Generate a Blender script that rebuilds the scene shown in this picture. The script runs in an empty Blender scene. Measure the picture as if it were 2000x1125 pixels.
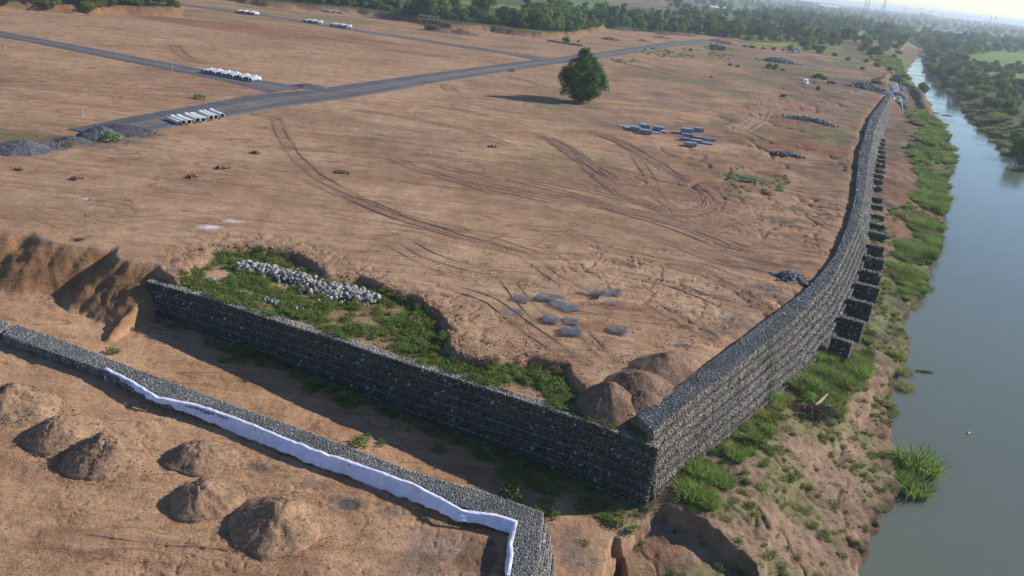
import bpy, math, random
import numpy as np
from mathutils import Vector, Matrix
scene = bpy.context.scene
# ------------------------------------------------------------------ camera
HC = 36.0                       # drone height above the cleared platform (platform is z = 0)
FOC = 1555.0                    # focal length in pixels of the 2000 px wide photograph (28 mm equivalent)
ROLL = math.radians(6.42)
PITCH = math.radians(21.93)
fw = np.array([0, math.cos(PITCH), -math.sin(PITCH)]); rt0 = np.array([1., 0, 0]); up0 = np.cross(rt0, fw)
rt = rt0 * math.cos(ROLL) - up0 * -math.sin(ROLL) * -1
rt = rt0 * math.cos(ROLL) + up0 * math.sin(ROLL)
up = -rt0 * math.sin(ROLL) + up0 * math.cos(ROLL)
cam_d = bpy.data.cameras.new('camera'); cam = bpy.data.objects.new('camera', cam_d)
scene.collection.objects.link(cam)
cam.matrix_world = Matrix(((rt[0], up[0], -fw[0], 0), (rt[1], up[1], -fw[1], 0), (rt[2], up[2], -fw[2], HC), (0, 0, 0, 1)))
cam_d.sensor_width = 36; cam_d.lens = FOC * 36 / 2000; cam_d.clip_start = 0.5; cam_d.clip_end = 60000
scene.camera = cam
# ------------------------------------------------------------------ sky, sun, exposure
SUN_AZ = math.atan2(0.74, 0.26)      # clockwise from +Y
SUN_EL = math.radians(29)
world = bpy.data.worlds.new('World'); scene.world = world; world.use_nodes = True
wn = world.node_tree.nodes; wl = world.node_tree.links
sky = wn.new('ShaderNodeTexSky'); sky.sky_type = 'NISHITA'; sky.sun_disc = False
sky.sun_elevation = SUN_EL; sky.sun_rotation = SUN_AZ; sky.air_density = 1.0; sky.dust_density = 0.0; sky.ozone_density = 0.8
tn = wn.new('ShaderNodeMix'); tn.data_type = 'RGBA'; tn.blend_type = 'MULTIPLY'; tn.inputs[0].default_value = 1; tn.inputs[7].default_value = (0.82, 0.935, 1.12, 1)
wl.new(sky.outputs[0], tn.inputs[6]); wl.new(tn.outputs[2], wn['Background'].inputs[0]); wn['Background'].inputs[1].default_value = 0.085
sl = bpy.data.lights.new('sun', 'SUN'); sl.energy = 4.7; sl.angle = math.radians(0.6); sl.color = (1.0, 0.93, 0.83)
so = bpy.data.objects.new('sun', sl); scene.collection.objects.link(so)
sdir = Vector((math.sin(SUN_AZ) * math.cos(SUN_EL), math.cos(SUN_AZ) * math.cos(SUN_EL), math.sin(SUN_EL)))
so.rotation_euler = sdir.to_track_quat('Z', 'Y').to_euler(); so.location = (100, 0, 200)
scene.view_settings.view_transform = 'Standard'; scene.view_settings.look = 'None'
scene.view_settings.exposure = 0.55; scene.view_settings.gamma = 1; scene.view_settings.use_curve_mapping = False
scene.cycles.max_bounces = 5; scene.cycles.diffuse_bounces = 2; scene.cycles.transparent_max_bounces = 6
scene.cycles.volume_bounces = 0
HAZE = 0.00017

# ------------------------------------------------------------------ reference-point helper
def G(x, y, z=0.0):
    """world (X, Y) of the point of height z that photo pixel (x, y) shows"""
    dx = (x - 1000) / FOC; dy = -(y - 562.5) / FOC
    d = fw + rt * dx + up * dy
    t = (z - HC) / d[2]
    return np.array([d[0] * t, d[1] * t])
def GL(pts, z=0.0): return np.array([G(p[0], p[1], p[2] if len(p) > 2 else z) for p in pts])
rng = np.random.default_rng(7); random.seed(7)

# ------------------------------------------------------------------ noise
_perm = np.random.default_rng(3).permutation(4096).astype(np.int64)
_perm = np.concatenate([_perm, _perm])
def _h(ix, iy): return _perm[(_perm[ix & 4095] + iy) & 4095] / 4095.0
def vnoise(x, y):
    x = np.asarray(x, float) + 1000.5; y = np.asarray(y, float) + 1000.5
    ix = np.floor(x).astype(np.int64); iy = np.floor(y).astype(np.int64)
    fx = x - ix; fy = y - iy; fx = fx * fx * (3 - 2 * fx); fy = fy * fy * (3 - 2 * fy)
    a = _h(ix, iy); b = _h(ix + 1, iy); c = _h(ix, iy + 1); d = _h(ix + 1, iy + 1)
    return (a + (b - a) * fx) * (1 - fy) + (c + (d - c) * fx) * fy      # 0..1
def fbm(x, y, o=4, g=0.5):
    s = 0; a = 1; t = 0
    for i in range(o):
        s = s + a * vnoise(x * 2 ** i + 17.3 * i, y * 2 ** i - 9.1 * i); t += a; a *= g
    return s / t * 2 - 1                                                # -1..1
def sm(a, b, x):
    t = np.clip((x - a) / (b - a), 0, 1); return t * t * (3 - 2 * t)
def polydist(X, Y, P, closed=True):
    """unsigned distance to polyline, and inside mask when closed"""
    X = np.asarray(X, float); Y = np.asarray(Y, float)
    d2 = np.full(X.shape, 1e18); ins = np.zeros(X.shape, bool)
    n = len(P)
    for i in range(n if closed else n - 1):
        a = P[i]; b = P[(i + 1) % n]; ex, ey = b - a; L = ex * ex + ey * ey + 1e-12
        wx = X - a[0]; wy = Y - a[1]
        t = np.clip((wx * ex + wy * ey) / L, 0, 1)
        d2 = np.minimum(d2, (wx - ex * t) ** 2 + (wy - ey * t) ** 2)
        if closed:
            c = ((a[1] <= Y) & (b[1] > Y)) | ((b[1] <= Y) & (a[1] > Y))
            with np.errstate(divide='ignore', invalid='ignore'):
                xi = a[0] + (Y - a[1]) * ex / (ey if ey != 0 else 1e-9)
            ins ^= c & (X < xi)
    return np.sqrt(d2), ins
def sd(X, Y, P):
    d, i = polydist(X, Y, P); return np.where(i, d, -d)                 # positive inside

# ------------------------------------------------------------------ mesh helpers
C = scene.collection
def npmesh(name, V, F, col=None, smooth=False):
    V = np.asarray(V, np.float32); F = np.asarray(F, np.int32)
    me = bpy.data.meshes.new(name); k = F.shape[1]
    me.vertices.add(len(V)); me.vertices.foreach_set('co', V.ravel())
    me.loops.add(F.size); me.loops.foreach_set('vertex_index', F.ravel())
    me.polygons.add(len(F)); me.polygons.foreach_set('loop_start', np.arange(0, F.size, k, dtype=np.int32))
    me.polygons.foreach_set('loop_total', np.full(len(F), k, np.int32))
    if smooth: me.polygons.foreach_set('use_smooth', np.ones(len(F), bool))
    me.update(calc_edges=True)
    if col is not None:
        a = me.color_attributes.new('Col', 'FLOAT_COLOR', 'POINT')
        c = np.ones((len(V), 4), np.float32); c[:, :3] = col; a.data.foreach_set('color', c.ravel())
    return me
def link(name, me, mat=None, parent=None, loc=None, rz=0, scale=None):
    o = bpy.data.objects.new(name, me); C.objects.link(o)
    if mat is not None and me is not None and len(me.materials) == 0: me.materials.append(mat)
    if parent is not None: o.parent = parent
    if loc is not None: o.location = loc
    o.rotation_euler[2] = rz
    if scale is not None: o.scale = scale if hasattr(scale, '__len__') else (scale,) * 3
    return o
def tag(o, label=None, cat=None, group=None, kind=None):
    if label: o['label'] = label
    if cat: o['category'] = cat
    if group: o['group'] = group
    if kind: o['kind'] = kind
    return o
def thing(name, label, cat, loc=(0, 0, 0), rz=0, group=None):
    o = bpy.data.objects.new(name, None); C.objects.link(o); o.location = loc; o.rotation_euler[2] = rz
    o.empty_display_size = 0.3
    return tag(o, label, cat, group)
def dup(root, loc, rz=0, scale=None, label=None, group=None):
    r = root.copy(); C.objects.link(r); r.location = loc; r.rotation_euler = (0, 0, rz)
    if scale is not None: r.scale = scale if hasattr(scale, '__len__') else (scale,) * 3
    if label: r['label'] = label
    if group: r['group'] = group
    for ch in list(root.children):
        c = ch.copy(); C.objects.link(c); c.parent = r
        for g in ch.children:
            d = g.copy(); C.objects.link(d); d.parent = c
    return r
class MB:
    """collects boxes, tubes and lathed shapes into one mesh"""
    def __init__(s): s.V = []; s.F = []
    def add(s, V, F):
        b = len(s.V); s.V += [tuple(v) for v in V]; s.F += [tuple(i + b for i in f) for f in F]; return s
    def box(s, c, d, M=None, taper=1.0):
        x, y, z = d[0] / 2, d[1] / 2, d[2] / 2; V = []
        for k in (-1, 1):
            t = 1 if k < 0 else taper
            for a, b in ((-1, -1), (1, -1), (1, 1), (-1, 1)): V.append(Vector((a * x * t, b * y * t, k * z)))
        V = [(M @ v if M else v) + Vector(c) for v in V]
        return s.add(V, [(0, 3, 2, 1), (4, 5, 6, 7), (0, 1, 5, 4), (1, 2, 6, 5), (2, 3, 7, 6), (3, 0, 4, 7)])
    def tube(s, p, q, r0, r1=None, n=8, cap=True):
        r1 = r0 if r1 is None else r1; p = Vector(p); q = Vector(q); d = (q - p).normalized()
        a = d.orthogonal().normalized(); b = d.cross(a); V = []
        for (c, r) in ((p, r0), (q, r1)):
            for i in range(n):
                t = 2 * math.pi * i / n; V.append(c + a * math.cos(t) * r + b * math.sin(t) * r)
        F = [(i, (i + 1) % n, n + (i + 1) % n, n + i) for i in range(n)]
        if cap: F += [tuple(range(n - 1, -1, -1)), tuple(range(n, 2 * n))]
        return s.add(V, F)
    def lathe(s, prof, n=24, M=None):
        V = []
        for (x, r) in prof:
            for i in range(n):
                t = 2 * math.pi * i / n; v = Vector((x, math.cos(t) * r, math.sin(t) * r)); V.append(M @ v if M else v)
        m = len(prof); F = []
        for j in range(m - 1):
            for i in range(n): F.append((j * n + i, j * n + (i + 1) % n, (j + 1) * n + (i + 1) % n, (j + 1) * n + i))
        return s.add(V, F)
    def mesh(s, name, smooth=False):
        me = bpy.data.meshes.new(name); me.from_pydata(s.V, [], s.F); me.update()
        if smooth: me.polygons.foreach_set('use_smooth', np.ones(len(me.polygons), bool))
        return me

# ------------------------------------------------------------------ materials
def newmat(name):
    m = bpy.data.materials.new(name); m.use_nodes = True
    nt = m.node_tree; return m, nt, nt.nodes['Principled BSDF']
def N(nt, t, **kw):
    n = nt.nodes.new(t)
    for k, v in kw.items(): setattr(n, k, v)
    return n
def mixc(nt, fac, a, b, bt='MIX'):
    n = nt.nodes.new('ShaderNodeMix'); n.data_type = 'RGBA'; n.blend_type = bt
    for s, v in ((n.inputs[0], fac), (n.inputs[6], a), (n.inputs[7], b)):
        if isinstance(v, (int, float, tuple)): s.default_value = v if not isinstance(v, tuple) else (*v[:3], 1)
        else: nt.links.new(v, s)
    return n.outputs[2]
def noise_n(nt, vec, scale, detail=4, rough=0.55, sc3=None):
    if sc3 is not None:
        mp = nt.nodes.new('ShaderNodeMapping'); mp.inputs['Scale'].default_value = sc3; mp.inputs['Rotation'].default_value = (0, 0, sc3_rot[0])
        nt.links.new(vec, mp.inputs[0]); vec = mp.outputs[0]
    n = nt.nodes.new('ShaderNodeTexNoise'); n.inputs['Scale'].default_value = scale; n.inputs['Detail'].default_value = detail
    n.inputs['Roughness'].default_value = rough; nt.links.new(vec, n.inputs['Vector']); return n.outputs[0]
sc3_rot = [0.0]
def ramp(nt, f, stops):
    r = nt.nodes.new('ShaderNodeValToRGB'); nt.links.new(f, r.inputs[0]); e = r.color_ramp.elements
    while len(e) < len(stops): e.new(0.5)
    for k, (p, c) in enumerate(stops):
        e[k].position = p; e[k].color = (c, c, c, 1) if isinstance(c, (int, float)) else (*c, 1)
    return r.outputs[0]
def plain(name, col, rough=0.8, metal=0.0, var=0.25, sc=1.5):
    m, nt, b = newmat(name); geo = N(nt, 'ShaderNodeNewGeometry')
    n = noise_n(nt, geo.outputs['Position'], sc, 5, 0.6)
    c = mixc(nt, ramp(nt, n, [(0.35, 0.0), (0.65, 1.0)]), tuple(v * (1 - var) for v in col), tuple(min(1, v * (1 + var)) for v in col))
    nt.links.new(c, b.inputs['Base Color']); b.inputs['Roughness'].default_value = rough; b.inputs['Metallic'].default_value = metal
    b.inputs['Specular IOR Level'].default_value = 0.25
    return m
def attr_mat(name, rough=0.9, bump=0.0, bscale=8, var=0.3, trans=0.0, spec=0.15, tint=False):
    m, nt, b = newmat(name); a = N(nt, 'ShaderNodeAttribute', attribute_name='Col'); geo = N(nt, 'ShaderNodeNewGeometry')
    n = noise_n(nt, geo.outputs['Position'], bscale, 5, 0.6)
    c = mixc(nt, 1.0, a.outputs['Color'], ramp(nt, n, [(0.3, 1 - var), (0.7, 1 + var)]), 'MULTIPLY')
    if tint:
        n2 = noise_n(nt, geo.outputs['Position'], .35, 6, .65)
        c = mixc(nt, 1.0, c, ramp(nt, n2, [(0.3, (.66, .66, .58)), (0.5, (.98, .96, .92)), (0.7, (1.2, 1.12, 1.02))]), 'MULTIPLY')
    nt.links.new(c, b.inputs['Base Color']); b.inputs['Roughness'].default_value = rough
    b.inputs['Specular IOR Level'].default_value = spec
    if bump:
        bp = N(nt, 'ShaderNodeBump'); bp.inputs['Strength'].default_value = bump; bp.inputs['Distance'].default_value = 0.1
        nt.links.new(n, bp.inputs['Height']); nt.links.new(bp.outputs[0], b.inputs['Normal'])
    if trans:
        t = N(nt, 'ShaderNodeBsdfTranslucent'); nt.links.new(c, t.inputs[0]); mx = N(nt, 'ShaderNodeMixShader'); mx.inputs[0].default_value = trans
        out = nt.nodes['Material Output']; nt.links.new(b.outputs[0], mx.inputs[1]); nt.links.new(t.outputs[0], mx.inputs[2]); nt.links.new(mx.outputs[0], out.inputs[0])
    return m
# bare earth: colour attribute x scraped streaks, mottling, crumbs, footprints
def make_ground():
    m, nt, b = newmat('ground_earth'); L = nt.links
    a = N(nt, 'ShaderNodeAttribute', attribute_name='Col'); geo = N(nt, 'ShaderNodeNewGeometry'); P = geo.outputs['Position']
    sc3_rot[0] = 0.28
    streak = noise_n(nt, P, 1.0, 7, 0.62, (0.05, 0.7, 0.5)); sc3_rot[0] = -0.5
    streak2 = noise_n(nt, P, 1.0, 6, 0.65, (0.25, 2.6, 1.0)); sc3_rot[0] = 0
    big = noise_n(nt, P, 0.045, 8, 0.68); mid = noise_n(nt, P, 0.35, 6, 0.65); fine = noise_n(nt, P, 5.0, 6, 0.72)
    c = mixc(nt, 1.0, a.outputs['Color'], ramp(nt, streak, [(0.25, (0.74, 0.69, 0.66)), (0.5, (0.98, 0.98, 0.98)), (0.75, (1.12, 1.13, 1.14))]), 'MULTIPLY')
    c = mixc(nt, 1.0, c, ramp(nt, streak2, [(0.30, (0.82, 0.79, 0.77)), (0.5, (1.0, 1.0, 1.0)), (0.75, (1.07, 1.07, 1.07))]), 'MULTIPLY')
    c = mixc(nt, 1.0, c, ramp(nt, mid, [(0.3, (0.78, 0.74, 0.70)), (0.7, (1.16, 1.16, 1.16))]), 'MULTIPLY')
    c = mixc(nt, 1.0, c, ramp(nt, big, [(0.3, (0.72, 0.67, 0.65)), (0.52, (1.0, 1.0, 1.0)), (0.72, (1.18, 1.18, 1.16))]), 'MULTIPLY')
    c = mixc(nt, 1.0, c, ramp(nt, fine, [(0.28, (0.55, 0.53, 0.50)), (0.5, (1, 1, 1)), (0.75, (1.18, 1.18, 1.18))]), 'MULTIPLY')
    # thin scrape and tyre lines: contours of stretched, warped noise
    def lines(rot, sc, w, thr):
        sc3_rot[0] = rot; n = noise_n(nt, P, 1.0, 3, 0.5, sc); sc3_rot[0] = 0
        s_ = N(nt, 'ShaderNodeMath', operation='MULTIPLY'); s_.inputs[1].default_value = 9.0; L.new(n, s_.inputs[0])
        f_ = N(nt, 'ShaderNodeMath', operation='FRACT'); L.new(s_.outputs[0], f_.inputs[0])
        l_ = ramp(nt, f_.outputs[0], [(0.0, 0.0), (w * .5, 1.0), (w, 0.0), (1.0, 0.0)])
        m_ = ramp(nt, noise_n(nt, P, .06 + .02 * rot, 5, 0.65), [(thr, 0.0), (thr + .1, 1.0)])
        mm = N(nt, 'ShaderNodeMath', operation='MULTIPLY'); L.new(l_, mm.inputs[0]); L.new(m_, mm.inputs[1]); return mm.outputs[0]
    l1 = lines(0.35, (.012, .07, 1), .10, .42); l2 = lines(-0.7, (.02, .06, 1), .09, .45); l3 = lines(1.0, (.03, .06, 1), .09, .48)
    la = N(nt, 'ShaderNodeMath', operation='MAXIMUM'); L.new(l1, la.inputs[0]); L.new(l2, la.inputs[1]); lb_ = N(nt, 'ShaderNodeMath', operation='MAXIMUM'); L.new(la.outputs[0], lb_.inputs[0]); L.new(l3, lb_.inputs[1])
    lf = N(nt, 'ShaderNodeMath', operation='MULTIPLY'); lf.inputs[1].default_value = .75; L.new(lb_.outputs[0], lf.inputs[0])
    c = mixc(nt, lf.outputs[0], c, mixc(nt, 1.0, c, (.45, .40, .38), 'MULTIPLY'))
    L.new(c, b.inputs['Base Color']); b.inputs['Roughness'].default_value = 0.95; b.inputs['Specular IOR Level'].default_value = 0.1
    ad = N(nt, 'ShaderNodeMath', operation='ADD'); mu = N(nt, 'ShaderNodeMath', operation='MULTIPLY'); mu.inputs[1].default_value = 0.35
    L.new(fine, mu.inputs[0]); L.new(mu.outputs[0], ad.inputs[0])
    ad2 = N(nt, 'ShaderNodeMath', operation='ADD'); L.new(mid, ad2.inputs[0]); ms = N(nt, 'ShaderNodeMath', operation='MULTIPLY'); ms.inputs[1].default_value = .4; L.new(streak2, ms.inputs[0]); L.new(ms.outputs[0], ad2.inputs[1]); L.new(ad2.outputs[0], ad.inputs[1])
    bp = N(nt, 'ShaderNodeBump'); bp.inputs['Strength'].default_value = 0.9; bp.inputs['Distance'].default_value = 0.30
    L.new(ad.outputs[0], bp.inputs['Height']); L.new(bp.outputs[0], b.inputs['Normal'])
    return m
M_ground = make_ground()
M_soil = attr_mat('loose_soil', 0.95, 0.9, 3.0, 0.35)
M_stone = attr_mat('broken_stone', 0.85, 0.3, 6.0, 0.25)
M_gab = attr_mat('gabion_stone', 0.88, 0.3, 5.0, 0.30, tint=True)
M_leaf = attr_mat('leaves', 0.7, 0, 0.5, 0.25, 0.42, 0.15)
M_grass = attr_mat('grass_blades', 0.7, 0, 0.25, 0.4, 0.42, 0.15)
M_bark = plain('bark', (0.13, 0.09, 0.06), 0.9)
M_deadwood = plain('dead_wood', (0.09, 0.065, 0.05), 0.9, var=0.5, sc=6)
M_pipe = plain('cast_concrete', (0.52, 0.53, 0.54), 0.7, var=0.12)
M_pipe_w = plain('white_concrete', (0.85, 0.85, 0.84), 0.6, var=0.06)
M_bore = plain('pipe_bore_shaded', (0.20, 0.20, 0.20), 0.9)  # inside of the concrete coloured darker, painting in the shade of the mouths
M_oldpipe = plain('weathered_concrete', (0.24, 0.22, 0.21), 0.9, var=0.4)
M_wire = plain('galvanised_wire', (0.26, 0.27, 0.285), 0.5, 0.3, var=0.2)
M_wirepack = plain('folded_wire_pack', (0.24, 0.29, 0.36), 0.6, 0.2, var=0.35, sc=9)
M_post = plain('marker_concrete', (0.62, 0.56, 0.48), 0.85)
M_core = plain('gabion_core', (0.022, 0.022, 0.024), 0.95)
M_orange = plain('orange_paint', (0.62, 0.22, 0.04), 0.5); M_black = plain('dark_metal', (0.03, 0.03, 0.03), 0.6)
M_white = plain('white_paint', (0.78, 0.79, 0.80), 0.4, var=0.05); M_glass, _, _b = newmat('dark_glass'); _b.inputs['Base Color'].default_value = (0.02, 0.025, 0.03, 1); _b.inputs['Roughness'].default_value = 0.12
M_blue = plain('blue_tarpaulin', (0.07, 0.17, 0.36), 0.6); M_red = plain('red_tarpaulin', (0.26, 0.12, 0.11), 0.8, var=0.4)
M_steel = plain('pylon_steel', (0.30, 0.32, 0.34), 0.6); M_wall_house = plain('white_render', (0.6, 0.6, 0.58), 0.9)
def make_asphalt():
    m, nt, b = newmat('road_asphalt'); L = nt.links; geo = N(nt, 'ShaderNodeNewGeometry'); P = geo.outputs['Position']
    at = N(nt, 'ShaderNodeAttribute', attribute_name='Col')
    big = noise_n(nt, P, 0.12, 6, 0.65); fine = noise_n(nt, P, 2.5, 6, 0.7)
    c = mixc(nt, 1.0, at.outputs['Color'], ramp(nt, big, [(0.3, 0.80), (0.7, 1.25)]), 'MULTIPLY')
    c = mixc(nt, 1.0, c, ramp(nt, fine, [(0.3, 0.75), (0.7, 1.2)]), 'MULTIPLY')
    L.new(c, b.inputs['Base Color']); b.inputs['Roughness'].default_value = 0.9; b.inputs['Specular IOR Level'].default_value = 0.2
    return m
M_road = make_asphalt()
def make_water():
    m, nt, b = newmat('river_water'); L = nt.links; geo = N(nt, 'ShaderNodeNewGeometry'); P = geo.outputs['Position']
    big = noise_n(nt, P, 0.02, 3, 0.5); sc3_rot[0] = 0.5
    r1 = noise_n(nt, P, 1.0, 4, 0.6, (1.1, 3.2, 1)); sc3_rot[0] = 0
    n3 = noise_n(nt, P, 0.06, 4, 0.55)
    c = mixc(nt, big, (0.095, 0.112, 0.088), (0.12, 0.135, 0.105)); L.new(c, b.inputs['Base Color'])
    rr = ramp(nt, n3, [(0.35, 0.05), (0.7, 0.16)]); L.new(rr, b.inputs['Roughness'])
    b.inputs['IOR'].default_value = 1.333; b.inputs['Specular IOR Level'].default_value = 0.5
    st = N(nt, 'ShaderNodeMath', operation='MULTIPLY'); st.inputs[1].default_value = 0.6
    L.new(ramp(nt, n3, [(0.4, 0.12), (0.65, 1.0)]), st.inputs[0])
    bp = N(nt, 'ShaderNodeBump'); L.new(st.outputs[0], bp.inputs['Strength']); bp.inputs['Distance'].default_value = 0.035
    L.new(r1, bp.inputs['Height']); L.new(bp.outputs[0], b.inputs['Normal'])
    return m
M_water = make_water()
M_cloth, nt, b = newmat('white_geotextile'); b.inputs['Base Color'].default_value = (0.80, 0.80, 0.90, 1); b.inputs['Roughness'].default_value = 0.6
_g = N(nt, 'ShaderNodeNewGeometry'); _n = noise_n(nt, _g.outputs['Position'], 1.2, 4, 0.6)
_d = noise_n(nt, _g.outputs['Position'], .8, 7, .7)
nt.links.new(mixc(nt, ramp(nt, _d, [(0.52, 0.0), (0.72, 0.55)]), mixc(nt, ramp(nt, _n, [(0.35, 0.0), (0.7, 1.0)]), (0.60, 0.60, 0.76), (0.76, 0.78, 0.93)), (.46, .38, .34)), b.inputs['Base Color'])

# ------------------------------------------------------------------ layout of the place (world metres)
ZF = -0.8       # top of the front wall
ZR = 0.3        # top of the river wall
ZS = -2.5       # top of the small wall
ZH = -3.5       # ground of the heap yard
ZW = -9.2       # water
front_out = GL([(284, 549), (387, 577), (533, 625), (650, 661), (757, 698), (860, 731), (952, 760), (1041, 789), (1148, 824), (1266, 870)], ZF)
river_in = GL([(1245, 812), (1300, 771), (1424, 679), (1499, 622), (1567, 572), (1602, 536), (1631, 497), (1655, 440), (1670, 380), (1677, 302), (1698, 231), (1719, 203), (1735, 183)], ZR)
river_out = GL([(1276, 843), (1346, 785), (1442, 712), (1549, 627), (1620, 553), (1648, 503), (1677, 440), (1689, 380), (1698, 306), (1709, 256), (1723, 220), (1741, 187)], ZR)
small_in = GL([(5, 652), (85, 682), (199, 721), (306, 775), (384, 795), (459, 820), (555, 858), (622, 885), (700, 910), (806, 949), (899, 990), (1007, 1020)], ZS)
small_out = GL([(32, 634), (124, 664), (249, 714), (427, 780), (650, 860), (803, 920), (934, 956), (1062, 1001)], ZS)
corner = front_out[-1]
cA = GL([(990, 1125)], ZS)[0]; cB = GL([(1048, 1125)], ZS)[0]
small_in2 = np.array([small_in[-1], cA, cA + (cA - small_in[-1]) * 1.6]); small_out2 = np.array([small_out[-1], cB, cB + (cB - small_out[-1]) * 1.6])
crest = GL([(0, 445), (60, 452), (110, 462), (150, 470), (230, 492), (300, 520), (345, 545)], 0)
crest = np.vstack([crest[0] + np.array([-60, 8.0]), crest])
# platform outline (z = 0 inside): cliff crest, front wall, river wall, natural bank, far away
d_f = front_out[-1] - front_out[0]; d_f /= np.linalg.norm(d_f); n_f = np.array([-d_f[1], d_f[0]])     # inward (towards platform)
front_mid = front_out + n_f * 0.6
mid_r = (river_in + GL([(1276, 843), (1346, 785), (1442, 712), (1499 + 50, 627), (1600, 573), (1620, 553), (1648, 503), (1677, 440), (1689, 380), (1698, 306), (1712, 245), (1728, 214), (1741, 187)], ZR)) / 2
bank_nat = GL([(1746, 165), (1745, 155), (1720, 140), (1700, 128), (1715, 112), (1745, 95), (1770, 80)], 0)
plat = np.vstack([crest, front_mid[1:], mid_r[1:], bank_nat, [[900, 2600], [3000, 9000], [-9000, 9000], [-3000, 400]]])
river = np.vstack([GL([(1660, 1300), (1685, 1125), (1700, 1050), (1745, 990), (1760, 940), (1750, 880), (1738, 815), (1733, 790), (1755, 740), (1778, 700), (1765, 640), (1785, 600), (1808, 560), (1820, 520), (1835, 480), (1842, 420), (1850, 350), (1862, 315), (1858, 285), (1835, 245), (1815, 222), (1800, 195), (1790, 170), (1770, 148), (1757, 122), (1762, 108), (1775, 98), (1730, 86), (1690, 82)], ZW),
                   GL([(1695, 76), (1740, 80), (1795, 90), (1803, 108), (1802, 122), (1808, 145), (1830, 168), (1865, 192), (1895, 235), (1920, 252), (1950, 282), (1985, 312), (2030, 350), (2200, 520), (2500, 800), (2900, 1300)], ZW)])
_ri = 29
east = np.vstack([GL([(1695, 76), (1740, 80), (1795, 90), (1803, 108), (1802, 122), (1808, 145), (1830, 168), (1865, 192), (1895, 235), (1920, 252), (1950, 282), (1985, 312), (2030, 350), (2200, 520), (2500, 800), (2900, 1300)], ZW), [[400, -300], [9000, -300], [9000, 9000], [1500, 3000]]])
recess = np.vstack([GL([(350, 552), (362, 528), (400, 502), (432, 488), (500, 487), (565, 498), (610, 520), (640, 548), (700, 548), (750, 566), (812, 590), (850, 620), (872, 660), (885, 700), (960, 712), (1040, 706), (1100, 722), (1125, 760), (1160, 790), (1215, 812), (1250, 835)], -0.4), (front_mid - n_f * 0.2)[::-1]])
yard = np.vstack([((small_in + small_out[np.clip((np.arange(12) * 7 / 11).round().astype(int), 0, 7)]) / 2), ((small_in2 + small_out2) / 2)[1:], [[-10, 0], [-120, 0], [-90, 75]]])
pit = GL([(1290, 1015), (1352, 1042), (1405, 1078), (1470, 1122), (1478, 1260), (1180, 1260), (1195, 1120), (1215, 1068)], -7.8)
pit2 = GL([(1196, 1068), (1222, 1082), (1228, 1130), (1200, 1200), (1165, 1200), (1182, 1110)], -8.0)
ledge = GL([(1500, 1180), (1492, 1100), (1520, 1010), (1560, 945), (1625, 880), (1668, 838), (1700, 800), (1705, 770), (1780, 700), (1900, 1000), (1700, 1300)], -7.8)
dig = GL([(1741, 192), (1738, 160), (1744, 152), (1772, 158), (1790, 185), (1800, 212), (1775, 222), (1752, 212)], -5)
hill1 = GL([(-400, 10), (-60, 17), (60, 22), (140, 27), (250, 28), (345, 31), (356, 20), (340, 0), (200, -60), (-700, -40)], 0)
hill2 = GL([(470, 6), (520, 14), (620, 22), (700, 27), (800, 42), (880, 60), (960, 62), (1010, 70), (1060, 76), (1130, 74), (1180, 60), (1190, 46), (1400, 50), (1330, 10), (900, -40), (520, -30)], 0)
island_hump = G(870, 48, 0)

SAND = np.array([0.375, 0.245, 0.152]); BROWN = np.array([0.235, 0.142, 0.092]); RED = np.array([0.22, 0.105, 0.062]); PALE = np.array([0.44, 0.30, 0.20])
GRASSG = np.array([0.10, 0.155, 0.038]); DRYG = np.array([0.20, 0.17, 0.075]); GREY = np.array([0.115, 0.11, 0.115]); DARKS = np.array([0.10, 0.068, 0.052]); FIELD = np.array([0.15, 0.25, 0.05])
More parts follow.
